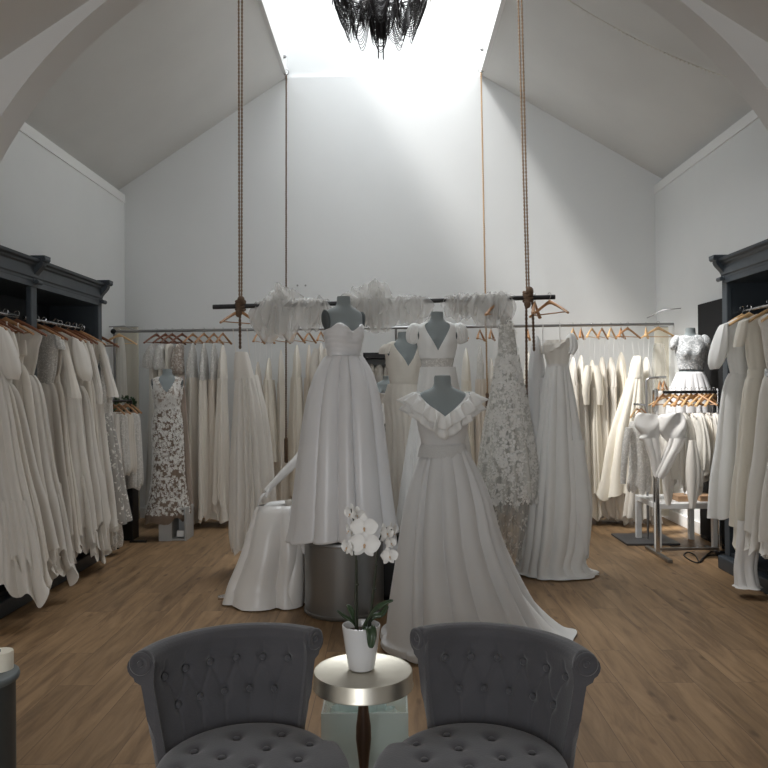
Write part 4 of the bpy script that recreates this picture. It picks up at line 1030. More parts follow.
# small bust with bustier on grey box
YM = 7.6; xm = P(386, 380, YM).x
t = empty('storage_box', (xm, YM, 0), 0, 'tall grey box under the small bust behind the satin gown', 'box')
zbx = P(386, 428, YM).z
MB().b2(xm - .16, xm + .14, YM - .15, YM + .15, 0, zbx - .004).build('box_body', mat('mid_grey_box', (.16, .16, .16), .5), t, True, smooth=False, bevel=.006)
MB().b2(xm - .163, xm + .143, YM - .155, YM - .148, zbx * .5 - .006, zbx * .5 + .006).build('seam_strip', STEEL, t, True, smooth=False)
t, zz = form(xm, YM, zbx, P(386, 404, YM).z, .58, R(-20), 'small grey bust on the grey box behind the satin gown')
g_ = gown_at(xm, YM, zbx + .05, R(-20), 'small ivory satin bustier on the little bust')
bodice(g_, zz - .05, .62, lambda d, th: .17 + .02 * exp(-((d - .6) / .4) ** 2), m=SATIN2, off=.012)
loft([(zz - .05 + .01, 0, 0, .086, .066, .002), (zz - .12, 0, 0, .11, .09, .008), (.0, 0, 0, .13, .11, .014)], 60, 12, 10, 3).build('skirt', SATIN2, g_)

# ------------------------------------------------------------------ right clothes rack with short pieces
RY = 6.8
xl = P(657, 450, RY).x; xr = P(719, 450, RY).x; zt = P(690, 392, RY).z
t = empty('clothes_rack', ((xl + xr) / 2, RY, 0), 0, 'low chrome clothes rack with black top bar before the white table', 'clothes rack')
MB().box(((xl + xr) / 2 + .03, RY, zt), (xr - xl - .06, .025, .025)).build('top_bar', BLACK, t, True, smooth=False, bevel=.003)
for x in (xl, xr):
    MB().b2(x - .014, x + .014, RY - .014, RY + .014, .03, zt + .03).build('post', CHROME, t, True, smooth=False, bevel=.004)
    MB().b2(x - .02, x + .02, RY - .3, RY + .3, 0.005, .03).build('foot', STEEL, t, True, smooth=False, bevel=.004)
    MB().b2(x + .035, x + .05, RY + .2, RY + .215, .03, zt + .02).build('rear_post', CHROME, t, True, smooth=False)
MB().b2(xl, xr, RY - .012, RY + .012, .05, .07).build('bottom_bar', STEEL, t, True, smooth=False)
hx = [(663, 24), (670, -28), (675, 26), (681, 20), (686, 32), (691, 24), (697, -18), (702, 30), (706, 26), (710, 30), (714, 24)]
for i, (px, a) in enumerate(hx):
    hanger((P(px, 392, RY).x, RY, zt + .03), R(90 - a * 2), 'pale wooden hanger on the low chrome rack, %s' % ['leftmost'] [0] if i == 0 else 'pale wooden hanger on the low chrome rack, %s from its left end' % ['', 'second', 'third', 'fourth', 'fifth', 'sixth', 'seventh', 'eighth', 'ninth', 'tenth', 'eleventh'][i], 'hangers on the low rack', 'pale' if i % 3 else 'mid', .9)
# satin puffed pieces
def puff(name, label, blobs, m, y, seed):
    t = empty(name, (P(blobs[0][0], blobs[0][1], y).x, y, P(blobs[0][0], blobs[0][1] + 60, y).z), 0, label, 'top', 'satin pieces on the low rack')
    return t
t = puff('satin_sleeve', 'glossy white satin puffed sleeve piece left of the rack post', [(645, 430)], SATIN2, RY - .1, 1)
def satin_piece(t, y, rows_, tail, seed):
    rng = random.Random(seed); g = []; rs = resample([[a, b, c] for a, b, c in rows_], 34); F = foldf(4, rng)
    for i, (py, x0, x1) in enumerate(rs):
        u = i / 33; a = P(x0, py, y); b = P(x1, py, y); cx = (a.x + b.x) / 2; w = (b.x - a.x) / 2; dp = .050 * sin(pi * (.08 + .84 * u)) ** .5; row = []
        for k in range(64):
            th = 2 * pi * k / 64; sx = math.copysign(abs(cos(th)) ** .75, cos(th))
            cr_ = .018 * sin(5.2 * u * pi * (.55 + .15 * sx) + 2.2 * sx + seed) + .012 * sin(9 * u + 4 * sx)
            row.append((cx + w * sx, y + (dp + cr_ * .8) * sin(th), (a.z + b.z) / 2 + .006 * sin(2.5 * sx + seed) * sin(pi * u) + .010 * sx * (1 if seed > 5 else -1)))
        g.append(row)
    MB().grid(g, True, True, True).build('puff', SATIN2, t, True)
    loft(pk(y - .02, tail), 64, 26, 5, seed + 3, hem=.02).build('sleeve_tail', SATIN2, t, True)
satin_piece(t, RY - .16, [(413.5, 639, 658), (416, 636, 660), (421, 634, 660.5), (427, 634.5, 660), (432, 638, 660), (436, 641, 659), (439, 639, 658), (442, 641, 656)], [(438, 642, 658, .05, .010), (446, 645, 659, .05, .010), (460, 650, 660, .045, .008), (476, 653, 659, .03, .004)], 3)
t = puff('satin_sleeve', 'glossy white satin puffed sleeve piece right of the rack post', [(672, 430)], SATIN2, RY - .1, 1)
satin_piece(t, RY - .18, [(413.5, 660, 681), (416, 658.5, 684), (421, 658, 686), (428, 658, 686), (433, 661, 686), (437, 664, 687), (440, 667, 688), (443, 670, 685)], [(438, 669, 685, .05, .010), (446, 667, 682, .05, .010), (458, 662, 675, .045, .008), (472, 656, 668, .04, .006), (478, 655, 663, .03, .003)], 8)
skx = [(681, 672, 692, 482, TULLEI, 'ivory tulle underskirt just right of the satin sleeves', -.05), (690, 684, 700, 488, IV[2], 'white chiffon overskirt in the middle of the low rack', -.02), (697, 690, 706, 470, TULLEI, 'gathered tulle overskirt right of the middle on the low rack', -.08), (705, 697, 713, 480, IV[1], 'cream bolero with long ties near the right end of the low rack', 0), (712, 707, 720, 474, IV[2], 'white chiffon cape at the right end of the low rack', -.04)]
for i, (px, x0, x1, yb, m, lab, dy) in enumerate(skx):
    t = empty('overskirt', (P(px, 450, RY).x, RY + dy, P(px, yb, RY).z), 0, lab, 'skirt', 'short pieces on the low rack')
    loft(pk(RY + dy, [(413, px - 5, px + 4, .08, .003), (418, px - 7, px + 6, .12, .008), (435, x0 + 2, x1 - 2, .15, .018), (455, x0, x1, .16, .024), (yb, x0 + 3, x1 - 4, .14, .03)]), 96, 24, 15, 70 + i, hem=.10).build('skirt_cloth', m, t, True)
    MB().tube([P(px - 5, 413, RY + dy - .05), P(px - 1, 418, RY + dy - .1), P(px + 4, 413, RY + dy - .05)], .008, 6).build('waist_tie', m, t, True)
for px, x0, x1, yb, lab in ((668, 662, 673, 505, 'long limp ivory sash hanging down to the white table'), (692, 686, 699, 508, 'pointed white sash hanging over the front edge of the white table')):
    t = empty('sash', (P(px, 470, RY).x, RY - .02, P(px, yb, RY).z), 0, lab, 'sash')
    loft(pk(RY - .32 if px > 680 else RY - .05, [(440, px - 3, px + 3, .02, .003), (465, x0, x1, .03, .006), (490, x0 + 1, x1 - 1, .03, .006), (yb, px - 2, px + 2, .02, .003)]), 40, 16, 5, 5).build('sash_cloth', IV[2], t, True)

# four-way stand behind
sp = FL(648, 541); SY = sp.y
t = empty('display_stand', (sp.x, SY, 0), 0, 'steel garment stand with bent arms left of the low chrome rack', 'garment stand')
bl, brr = P(620, 540, SY).x, P(672, 540, SY).x
MB().b2(bl, brr, SY - .22, SY + .3, 0, .02).build('base_plate', mat('grey_steel_plate', (.10, .10, .105), .5, .3), t, True, smooth=False, bevel=.004)
pt = P(649, 378, SY); pm = P(651, 395, SY)
MB().tube([(sp.x, SY, .02), (sp.x, SY, pt.z - .02), (sp.x + .03, SY, pt.z), P(666, 377, SY)], .011, 8).build('tall_arm', STEEL, t, True)
q = P(634, 420 - 14, SY - .2); MB().tube([(sp.x, SY, P(650, 420, SY).z), P(646, 412, SY - .12), P(645, 405, SY - .2), P(634, 404, SY - .25)], .010, 8).build('low_arm', STEEL, t, True)
for i, (px, py, yy, m_) in enumerate(((660, 379, SY, 'mid'), (664, 379, SY, 'mid'), (637, 406, SY - .25, 'pale'), (641, 406, SY - .22, 'mid'))):
    p = P(px, py, yy); hanger((p.x, yy, p.z + .02), R(62 if i < 2 else 48), 'wooden hanger on the bent-arm stand, %s' % ['left one on the upper arm', 'right one on the upper arm', 'left one on the lower arm', 'right one on the lower arm'][i], 'hangers on the bent-arm stand', m_, .75)
t = empty('lace_blouse', (P(638, 450, SY - .2).x, SY - .2, P(638, 488, SY - .2).z), 0, 'white lace blouse with fringed hem and long sleeve on the bent-arm stand', 'blouse')
loft(pk(SY - .2, [(421, 632, 642, .03, 0), (425, 629, 646, .07, .004), (445, 629, 648, .09, .01), (470, 630, 649, .1, .014), (486, 628, 650, .1, .016), (490, 630, 648, .1, .016)]), 72, 22, 9, 6, hem=.05).build('body', LACE, t, True)
MB().tube([P(629, 428, SY - .26), P(626, 445, SY - .28), P(624, 465, SY - .28), P(623, 484, SY - .28)], [.035, .036, .03, .026], 12).build('sleeve', LACE, t, True)
t = empty('wedding_dress', (P(640, 510, SY + .3).x, SY + .3, .08), 0, 'long grey-ivory skirt hanging behind the lace blouse', 'dress')
loft(pk(SY + .35, [(440, 632, 648, .06, .01), (490, 627, 649, .1, .02), (517, 624, 650, .12, .025)]), 72, 16, 11, 6, hem=.03).build('skirt', IV[1], t, True)
t = empty('slip_dress', (P(661, 400, SY + .05).x, SY + .05, P(660, 440, SY).z), 0, 'white slip hanging from the upper arm of the bent-arm stand', 'dress')
loft(pk(SY + .08, [(391, 657, 662, .03, 0), (397, 654, 667, .06, .004), (430, 653, 668, .08, .01), (470, 652, 668, .08, .014)]), 48, 14, 6, 6).build('slip', IV[2], t, True)

# white table with kraft boxes, black cable
TY0, TY1 = 6.95, 7.55
a = FL(659, 541); 
tx0, tx1 = P(654, 500, 7.0).x, P(716, 500, 7.0).x; tz = P(680, 503, 6.98).z
t = empty('side_table', ((tx0 + tx1) / 2, 7.25, 0), 0, 'square white table behind the low chrome rack', 'table')
MB().b2(tx0, tx1, TY0, TY1, tz - .05, tz).build('tabletop', TABW, t, True, smooth=False, bevel=.004)
for x in (tx0, tx1 - .05):
    for y in (TY0, TY1 - .05): MB().b2(x, x + .05, y, y + .05, 0, tz - .05).build('leg', TABW, t, True, smooth=False, bevel=.003)
for px, lab in ((681, 'flat kraft brown box on the left of the white table'), (703, 'flat kraft brown box on the right of the white table')):
    p = P(px, 499, 7.15); t = empty('gift_box', (p.x, 7.15, tz), 0, lab, 'box', 'kraft boxes on the white table')
    MB().box((0, 0, .02), (.13, .2, .04)).build('box_base', TRAY, t, bevel=.004); MB().box((0, 0, .045), (.135, .205, .016)).build('lid', TRAY, t, bevel=.003)
pts = [FL(*q) + Vector((0, 0, .008)) for q in ((724, 558), (716, 556), (706, 557), (700, 563), (695, 556), (688, 553), (684, 556), (690, 561), (698, 563.5), (703, 559), (712, 552), (722, 549))]
ks = resample([list(p) for p in pts], 80)
t = empty('power_cable', (pts[3].x, pts[3].y, 0), 0, 'tangled black cable on the floor beside the right wardrobe', 'cable')
MB().tube([Vector(k) for k in ks], .006, 6).build('cable', BLACK, t, True)
p = FL(722, 556); MB().box((p.x, p.y, .02), (.1, .05, .04)).build('plug_block', BLACK, t, True, smooth=False, bevel=.005)

# ------------------------------------------------------------------ left back corner small rack
LY = 7.35
t = empty('clothes_rack', (P(122, 540, LY).x, LY, 0), 0, 'low black clothes rack at the far end of the left wardrobe', 'clothes rack')
zl = P(122, 401, LY).z; lx0, lx1 = P(107, 400, LY).x, P(124, 400, LY).x
MB().tube([(lx0, LY - .1, zl), (lx1, LY + .2, zl)], .01, 8).build('top_bar', BLACK, t, True)
for (x, y) in ((lx0, LY - .1), (lx1, LY + .2)):
    MB().b2(x - .012, x + .012, y - .012, y + .012, .02, zl).build('post', BLACK, t, True, smooth=False)
    MB().b2(x - .02, x + .14, y - .015, y + .015, 0, .02).build('foot', BLACK, t, True, smooth=False)
for i, (px, dy, x0, x1, yb, m, lab) in enumerate(((113, -.1, 104, 122, 470, IV[2], 'white chiffon camisole at the front of the low black rack'), (119, 0, 112, 130, 476, LACE, 'lace top in the middle of the low black rack'), (126, .12, 118, 136, 472, IV[0], 'ivory top second from the back of the low black rack'), (130, .2, 121, 142, 487, LACE, 'lace-sleeved top at the back of the low black rack'))):
    p = P(px, 401, LY + dy)
    hanger((p.x, LY + dy, zl + .012), R(-30), 'reddish wooden hanger on the low black rack carrying the %s' % lab.split(' at ')[0].split(' in ')[0].split(' second')[0], 'hangers on the low black rack', 'mid', .8)
    t = empty('lace_blouse', (p.x, LY + dy, P(px, yb, LY + dy).z), 0, lab, 'top', 'tops on the low black rack')
    loft(pk(LY + dy, [(412, px - 4, px + 4, .02, 0), (416, x0 + 2, x1 - 3, .05, .004), (435, x0 + 1, x1 - 2, .07, .01), (yb - 8, x0, x1, .08, .014), (yb, x0 + 4, x1 - 2, .07, .016)]), 60, 18, 8, 80 + i, hem=.05).build('body', m, t, True)
# plant on black pedestal
YP = 7.75; xpz = P(121, 400, YP).x
t = empty('plinth', (xpz + .06, YP, 0), 0, 'narrow black pedestal in the back left corner carrying the green plant', 'plinth')
zp = P(121, 420, YP).z
MB().b2(xpz - .04, xpz + .14, YP - .1, YP + .1, 0, zp - .14).build('plinth_body', BLACK, t, True, smooth=False, bevel=.004)
t = empty('potted_plant', (xpz + .03, YP, zp - .135), 0, 'round green leafy plant behind the low black rack', 'plant')
MB().lathe([(.05, 0), (.07, .12), (.075, .13), (.06, .13), (.055, .11)], 24).build('pot', BLACK, t)
rng = random.Random(2); mb = MB()
for i in range(520):
    v = Vector((rng.gauss(0, 1), rng.gauss(0, 1), rng.gauss(0, 1))).normalized(); c = Vector((0, 0, .24)) + v * rng.uniform(.08, .13)
    u = v.cross(Vector((rng.random(), rng.random(), rng.random()))).normalized(); w = v.cross(u)
    mb.add([c, c + u * .016 + v * .012, c + (v + w * .3) * .034, c - u * .016 + v * .012], [(0, 1, 2, 3)])
mb.build('foliage', GREEN, t); MB().tube([(0, 0, .1), (0, 0, .25)], .012, 6).build('stem', STEM, t)

# lace gown at the end of the left wardrobe
hanger((P(103, 340, 7.0).x - .06, 7.02, ZRL + .012), R(-6), 'dark wooden hanger sticking out at the far end of the left wardrobe', 'hangers in the left wardrobe', 'dark')
t = empty('wedding_dress', (P(112, 450, 7.02).x, 7.02, .2), 0, 'sheer lace gown with see-through hem hanging at the far end of the left wardrobe', 'dress', 'dresses in the left wardrobe')
loft(pk(7.02, [(354, 92, 104, .03, 0), (359, 90, 109, .05, .003), (385, 90, 111, .06, .006), (415, 92, 111, .06, .005)]), 60, 14, 6, 5).build('bodice', LACE, t, True)
loft(pk(7.02, [(413, 93, 111, .06, .004), (450, 96, 118, .08, .012), (490, 98, 124, .1, .018), (522, 100, 130, .12, .02)]), 90, 22, 9, 6, hem=.04).build('skirt', LACES, t, True)
loft(pk(6.98, [(495, 94, 112, .08, .015), (520, 96, 118, .09, .02), (538, 97, 120, .10, .025), (548, 97, 119, .09, .025)]), 72, 12, 9, 6, hem=.03, minz=.01).build('ruffled_hem', LACE, t, True)
loft(pk(7.05, [(360, 100, 107, .03, .003), (400, 102, 112, .04, .006), (430, 103, 113, .04, .008)]), 32, 10, 5, 5).build('sleeve', LACE, t, True)

# ------------------------------------------------------------------ seated mannequin
def skin(name, pts, m, parent, sub=2):
    """pts: list of chains [(pos, radius), ...]; first chain's first vertex is the root"""
    me = bpy.data.meshes.new(name); vs = []; es = []; rs = []
    idx = {}
    for ch in pts:
        prev = None
        for p, r in ch:
            key = tuple(round(c, 4) for c in p)
            if key not in idx: idx[key] = len(vs); vs.append(tuple(p)); rs.append(r)
            i = idx[key]
            if prev is not None and prev != i: es.append((prev, i))
            prev = i
    me.from_pydata(vs, es, []); o = bpy.data.objects.new(name, me); C.objects.link(o)
    me.materials.append(m)
    s = o.modifiers.new('skin', 'SKIN'); s.use_smooth_shade = True
    for i, d in enumerate(me.skin_vertices[0].data): d.radius = (rs[i], rs[i]); d.use_root = (i == 0)
    u = o.modifiers.new('sub', 'SUBSURF'); u.levels = sub; u.render_levels = sub
    if parent is not None:
        o.parent = parent; o.matrix_parent_inverse = pmat(parent).inverted()
    return o
YK = 5.55
hip = Vector((P(326, 500, YK).x, YK + .1, .60)); kn = P(266, 508, YK - .08); kn2 = P(290, 512, YK - .2); ft = FL(236, 602); ft.z = .09; ft2 = FL(262, 600); ft2.z = .08
ft.y = 5.5; ft = P(236, 592, 5.5); ft2 = P(265, 592, 5.42)
chest = hip + Vector((.0, .02, .42)); neck = hip + Vector((-.02, 0, .56)); sh = hip + Vector((-.14, -.04, .46)); sh2 = hip + Vector((.15, .04, .46))
elb = P(299, 458, YK - .02); wr_ = P(270, 487, YK - .12)
t = empty('mannequin', (hip.x, hip.y, .0), 0, 'white seated mannequin half hidden behind the drum gown, gloved arm reaching to its knee', 'mannequin')
skin('body', [[(hip, .13), (hip + Vector((0, 0, .16)), .105), (chest - Vector((0, 0, .08)), .12), (chest + Vector((0, 0, .03)), .10), (neck, .045), (neck + Vector((0, 0, .05)), .04), (neck + Vector((-.01, -.01, .14)), .075), (neck + Vector((-.01, -.01, .22)), .06)],
     [(hip, .13), (kn2.lerp(hip, .5), .075), (kn2, .055), (ft2.lerp(kn2, .55), .045), (ft2, .03)],
     [(hip, .13), (kn.lerp(hip, .5) + Vector((0, .03, 0)), .075), (kn, .055), (ft.lerp(kn, .55), .045), (ft, .03), (ft + Vector((-.06, -.03, -.05)), .026)],
     [(chest + Vector((0, 0, .03)), .10), (sh, .055), (elb.lerp(sh, .5), .042), (elb, .036), (wr_.lerp(elb, .5), .032), (wr_, .023), (wr_ + (wr_ - elb).normalized() * .045 + Vector((0, 0, -.01)), .024)],
     [(chest + Vector((0, 0, .03)), .10), (sh2, .055), (sh2 + Vector((.03, .0, -.25)), .04), (sh2 + Vector((-.05, -.15, -.42)), .03)]], SKINW, t)
# gloved hand: five bent fingers
pal = wr_ + (wr_ - elb).normalized() * .045 + Vector((0, 0, -.01)); dirn = (wr_ - elb).normalized()
for i, (sp_, L) in enumerate(((-.030, .062), (-.011, .074), (.009, .070), (.027, .056))):
    side = Vector((.3, -1, .1)).normalized() * sp_
    b_ = pal + side * .6; b1_ = pal + dirn * .035 + side; b2_ = b1_ + (dirn + Vector((-.1, 0, -.5))).normalized() * L * .5; b3_ = b2_ + (dirn * .4 + Vector((0, 0, -1))).normalized() * L * .5
    skin('finger', [[(b_, .009), (b1_, .009), (b2_, .008), (b3_, .007)]], SKINW, t, 1)
skin('thumb', [[(wr_ + dirn * .01, .011), (wr_ + dirn * .03 + Vector((.01, -.035, -.01)), .010), (wr_ + dirn * .05 + Vector((.015, -.05, -.035)), .008)]], SKINW, t, 1)
# shoe
t = empty('shoe', (ft.x - .05, 5.45, 0), 0, 'silver pointed shoe peeking from under the satin skirt of the seated mannequin', 'shoe')
p = FL(221, 602)
rows = []
for i in range(10):
    u = i / 9; c = Vector((p.x + .17 * (1 - u) - .02, p.y + .04 * (1 - u), .03 + .055 * (1 - u) ** 2)); w = .034 * (sin(pi * min(1, .25 + .75 * u)) ** .6 + .12); h = .026 * (1 - .4 * u)
    rows.append([c + Vector((0, w * cos(q), max(-.026, h * sin(q)))) for q in [2 * pi * j / 14 for j in range(14)]])
MB().grid(rows, True, True, True).build('upper', SILVER, t, True)
MB().tube([(p.x + .15, p.y + .04, .08), (p.x + .145, p.y + .04, .003)], [.016, .006], 10).build('heel', SILVER, t, True)
# its gown
t = empty('wedding_dress', (P(275, 600, 5.5).x, 5.5, 0), 0, 'ivory satin gown spread over the knees of the seated mannequin', 'dress')
YG = 5.42
kS = pk(YG, [(505, 258, 300, .06, .002), (510, 255, 304, .10, .006), (530, 249, 306, .14, .016), (555, 242, 308, .17, .024), (580, 231, 308, .19, .024), (590, 228, 309, .21, .026), (601, 225, 311, .23, .028)])
loft(kS, 150, 40, 8, 41, hem=.05, minz=.006).build('skirt', SATIN2, t, True)
loft(pk(YG - .06, [(535, 283, 304, .05, .006), (560, 274, 306, .09, .014), (585, 266, 306, .12, .018), (605, 262, 305, .14, .016), (608, 263, 303, .14, .012)]), 90, 24, 7, 3, hem=.03, minz=.006).build('draped_train', SATIN2, t, True)
loft(pk(YG + .08, [(500, 285, 303, .05, .003), (525, 290, 305, .08, .008), (548, 286, 306, .08, .012), (562, 292, 306, .08, .012)]), 60, 16, 6, 8, hem=.05).build('overlay', IV[0], t, True)
loft([(chest.z + .06, chest.x, chest.y, .12, .10, .0), (hip.z + .2, hip.x, hip.y, .12, .11, .002), (hip.z - .02, hip.x, hip.y, .17, .16, .004)], 48, 14, 6, 3).build('bodice', SATIN2, t, True)
# stool behind
t = empty('stool', (hip.x, hip.y + .05, 0), 0, 'rose-brown stool under the seated mannequin', 'stool')
MB().lathe([(.19, .42), (.20, .43), (.20, .455), (.17, .465)], 40).build('seat', PINK, t)
for a in (.8, 2.4, 3.9, 5.5): MB().tube([(.14 * cos(a), .14 * sin(a), .43), (.2 * cos(a), .2 * sin(a), 0)], [.018, .013], 8).build('leg', PINK, t)
MB().box((-.17, .08, .55), (.015, .22, .2), rz=R(25)).build('back_slat', PINK, t)
pa, pb_ = P(242, 545, 5.75), FL(234, 590)

# ------------------------------------------------------------------ tufted chairs
def chair(cx, cy, rz, label):
    t = empty('tub_chair', (cx, cy, 0), rz, label, 'chair', None); t.scale = (.955, .955, .965)
    A = R(60); Rr = .29
    # profile of the back: (radial offset from circle, z)
    prof_ = [(-.045, .34), (-.042, .44), (-.030, .54), (-.018, .64), (-.012, .70), (-.012, .735)]
    c = (.012, .762); rr = .034
    for i in range(13):
        a = pi + R(20) - R(265) * i / 12
        prof_.append((c[0] + rr * cos(a) + .006, c[1] + rr * sin(a)))
    prof_ += [(.022, .70), (.030, .60), (.030, .45), (.028, .34), (.022, .26)]
    # fine resample
    fine = []
    for i, (a, b) in enumerate(zip(prof_, prof_[1:])):
        k = 9 if i < 5 else 3
        for q in range(k): fine.append((a[0] + (b[0] - a[0]) * q / k, a[1] + (b[1] - a[1]) * q / k))
    fine.append(prof_[-1]); fine.insert(0, (-.045, .26))
    b1s = [(-1 + 2 * (i + .5) / 6) * A * .86 for i in range(6)]; b2s = [(-1 + 2 * (i + 1) / 6) * A * .86 for i in range(5)]
    btn = [(a, .695) for a in b1s] + [(a, .600) for a in b2s]
    creases = []
    for a, z in btn[:6]:
        for a2, z2 in btn[6:]:
            if abs(a - a2) < .2: creases.append((a * Rr, z, a2 * Rr, z2))
        creases.append((a * Rr, z, a * Rr, z + .06))
    for a, z in btn[6:]: creases.append((a * Rr, z, a * Rr, z - .12))
    rows = []; NA = 150
    for i in range(NA + 1):
        a = -A + 2 * A * i / NA; row = []; s_ = a * Rr
        edge = max(0, (abs(a) - A * .93) / (A * .07))
        for (o, z) in fine:
            d = 0; o_in = -.045 + (z - .34) * .09 if z < .7 else -.012
            thin = max(0, (abs(a) - A * .72) / (A * .28)) ** 1.5
            if o > .0 and z < .72: o = o + (min(o, o_in + .022) - o) * thin
            if o < .0 and z < .75:
                for (ba, bz) in btn:
                    q = ((s_ - ba * Rr) ** 2 + (z - bz) ** 2); d += .017 * exp(-q / .00028)
                for (x0, z0, x1, z1) in creases:
                    L2 = (x1 - x0) ** 2 + (z1 - z0) ** 2; u = max(0, min(1, ((s_ - x0) * (x1 - x0) + (z - z0) * (z1 - z0)) / L2))
                    q = (s_ - x0 - u * (x1 - x0)) ** 2 + (z - z0 - u * (z1 - z0)) ** 2
                    d += .0045 * exp(-q / .00003) * (1 - .6 * u if (z1 - z0) != 0 and abs(x1 - x0) < 1e-6 else 1)
            rr_ = Rr + o + d - .008 * edge * (1 if o < 0 else -1)
            zz_ = z - .012 * edge ** 2 if z > .7 else z
            taper = 1 - .27 * max(0, (.70 - z))
            aa = a
            row.append((rr_ * taper * sin(aa), rr_ * taper * cos(aa), zz_))
        rows.append(row)
    MB().grid(rows, True, True, True).build('backrest', CHAIR, t)
    for s in (-1, 1):   # scroll ends
        a = s * (A + .006); c0 = Vector((sin(a) * (Rr + .018), cos(a) * (Rr + .018), .762)); nrm = Vector((cos(a) * s, -sin(a) * s, 0)); tx = Vector((sin(a), cos(a), 0)); M = Matrix((tx, nrm, Vector((0, 0, 1)))).transposed()
        mb = MB(); rows = []
        for k, (r, h) in enumerate(((.0335, -.004), (.0335, .003), (.029, .007), (.022, .006), (.018, .001), (.010, .000), (.008, .005), (.001, .007))):
            rows.append([c0 + tx * (r * cos(q)) + Vector((0, 0, r * sin(q))) + nrm * h for q in [2 * pi * j / 28 for j in range(28)]])
        mb.grid(rows, True, False, True).build('scroll_end', CHAIR, t)
    bm_ = []
    for (ba, bz) in btn:
        a = ba; o = -.016 - (.70 - bz) * .09; r = (Rr + o + .009) * (1 - .27 * max(0, .70 - bz))
        M = Matrix.Rotation(-a, 3, 'Z')
        bm_.append(MB().ball((r * sin(a), r * cos(a), bz), (.0105, .0075, .0105), 12, 8, M).build('button', CHAIR, t))
    # seat
    sb = [(-.13, .06), (0, .09), (.13, .06), (-.19, -.03), (-.065, -.01), (.065, -.01), (.19, -.03), (-.13, -.11), (0, -.10), (.13, -.11), (-.065, -.2), (.065, -.2)]
    cy0 = -.03; rows = []; nr = 40; na_ = 90
    def rs_(th):  # squarish round outline
        c_, s__ = abs(cos(th)), abs(sin(th)); base = .252 if sin(th) > 0 else .28
        p_ = 2.0 if sin(th) > 0 else 2.6
        return base / ((c_ ** p_ + s__ ** p_) ** (1 / p_))
    for i in range(nr + 1):
        f = i / nr; row = []
        for j in range(na_):
            th = 2 * pi * j / na_; r = rs_(th) * f if f > .01 else .003; x = r * cos(th); y = cy0 + r * sin(th)
            z = .496 + .036 * (1 - f ** 5) ** .5
            for (bx_, by_) in sb: z -= .016 * exp(-((x - bx_) ** 2 + (y - by_) ** 2) / .0005)
            row.append((x, y, z))
        rows.append(row)
    for (dr, z) in ((0.004, .44), (.0, .40), (-.01, .34), (-.02, .27)):
        rows.append([((rs_(2 * pi * j / na_) + dr) * cos(2 * pi * j / na_), cy0 + (rs_(2 * pi * j / na_) + dr) * sin(2 * pi * j / na_), z) for j in range(na_)])
    MB().grid(rows, True, True, True).build('seat', CHAIR, t)
    for (bx_, by_) in sb:
        f = min(1, sqrt(bx_ ** 2 + (by_ - cy0) ** 2) / .27); z = .496 + .036 * (1 - f ** 5) ** .5 - .010
        MB().ball((bx_, by_, z), (.0115, .0115, .007), 12, 8).build('seat_button', CHAIR, t)
    for (x, y) in ((-.2, -.22), (.2, -.22), (-.17, .17), (.17, .17)):
        MB().lathe([(.012, 0), (.016, .05), (.024, .2), (.026, .27)], 16, (x, y, 0)).build('leg', LEGW, t)
    return t
chair(-.414, 2.112, R(23.7), 'dark grey button-tufted tub chair left of the round metal table')
chair(.238, 2.103, R(-26), 'dark grey button-tufted tub chair right of the round metal table')

# ------------------------------------------------------------------ round side table
TX, TYc = P(363, 669, 2.46).x, 2.46; TZ = P(363, 669.5, 2.46).z
t = empty('side_table', (TX, TYc, 0), 0, 'small round brushed metal table on a turned wooden leg between the chairs', 'table')
r = .158
MB().lathe([(r - .006, TZ - .002), (r - .002, TZ), (r, TZ - .004), (r, TZ - .042), (r + .003, TZ - .046), (r + .003, TZ - .050), (r - .004, TZ - .052), (r - .01, TZ - .046)][::1], 96, cap0=True, cap1=True).build('tabletop', BRASS, t)
MB().lathe([(.001, TZ - .0005), (r - .004, TZ - .0005)], 96, cap0=False, cap1=False)
MB().lathe([(.016, TZ - .04), (.016, TZ - .085), (.021, TZ - .09), (.021, TZ - .096), (.015, TZ - .10), (.017, TZ - .13), (.024, TZ - .18), (.025, TZ - .22), (.018, TZ - .28), (.014, TZ - .32), (.022, TZ - .34), (.022, TZ - .36), (.016, TZ - .40), (.024, .12), (.03, .08), (.02, .05)], 32).build('pedestal', LEGW, t)
for k in range(3):
    a = pi / 2 + k * 2 * pi / 3
    MB().tube([(.01 * cos(a), .01 * sin(a), .10), (.08 * cos(a), .08 * sin(a), .09), (.14 * cos(a), .14 * sin(a), .03), (.17 * cos(a), .17 * sin(a), .012)], [.018, .015, .012, .012], 10).build('foot', LEGW, t)
# glass case behind
gx0, gx1 = P(322, 705, 2.75).x, P(408, 705, 2.75).x
t = empty('glass_case', ((gx0 + gx1) / 2, 2.8, 0), 0, 'pale green glass panel case standing behind the round metal table', 'glass case')
for nm, mb in (('front_pane', MB().b2(gx0, gx1, 2.71, 2.716, .02, .355)), ('back_pane', MB().b2(gx0, gx1, 2.93, 2.936, .02, .355)), ('side_pane', MB().b2(gx0, gx0 + .006, 2.716, 2.93, .02, .355)), ('side_pane', MB().b2(gx1 - .006, gx1, 2.716, 2.93, .02, .355)), ('base', MB().b2(gx0 - .004, gx1 + .004, 2.706, 2.94, 0, .02))):
    mb.build(nm, GLASS if nm != 'base' else mat('pale_green_base', (.5, .6, .57), .4), t, True, smooth=False)
loft([(.33, -.02 + (gx0 + gx1) / 2, 2.82, .11, .05, .01), (.2, (gx0 + gx1) / 2, 2.82, .13, .07, .02), (.03, (gx0 + gx1) / 2, 2.82, .15, .08, .02)], 60, 14, 8, 4).build('folded_cloth', mat('pale_green_cloth', (.84, .94, .90), .7), t, True)

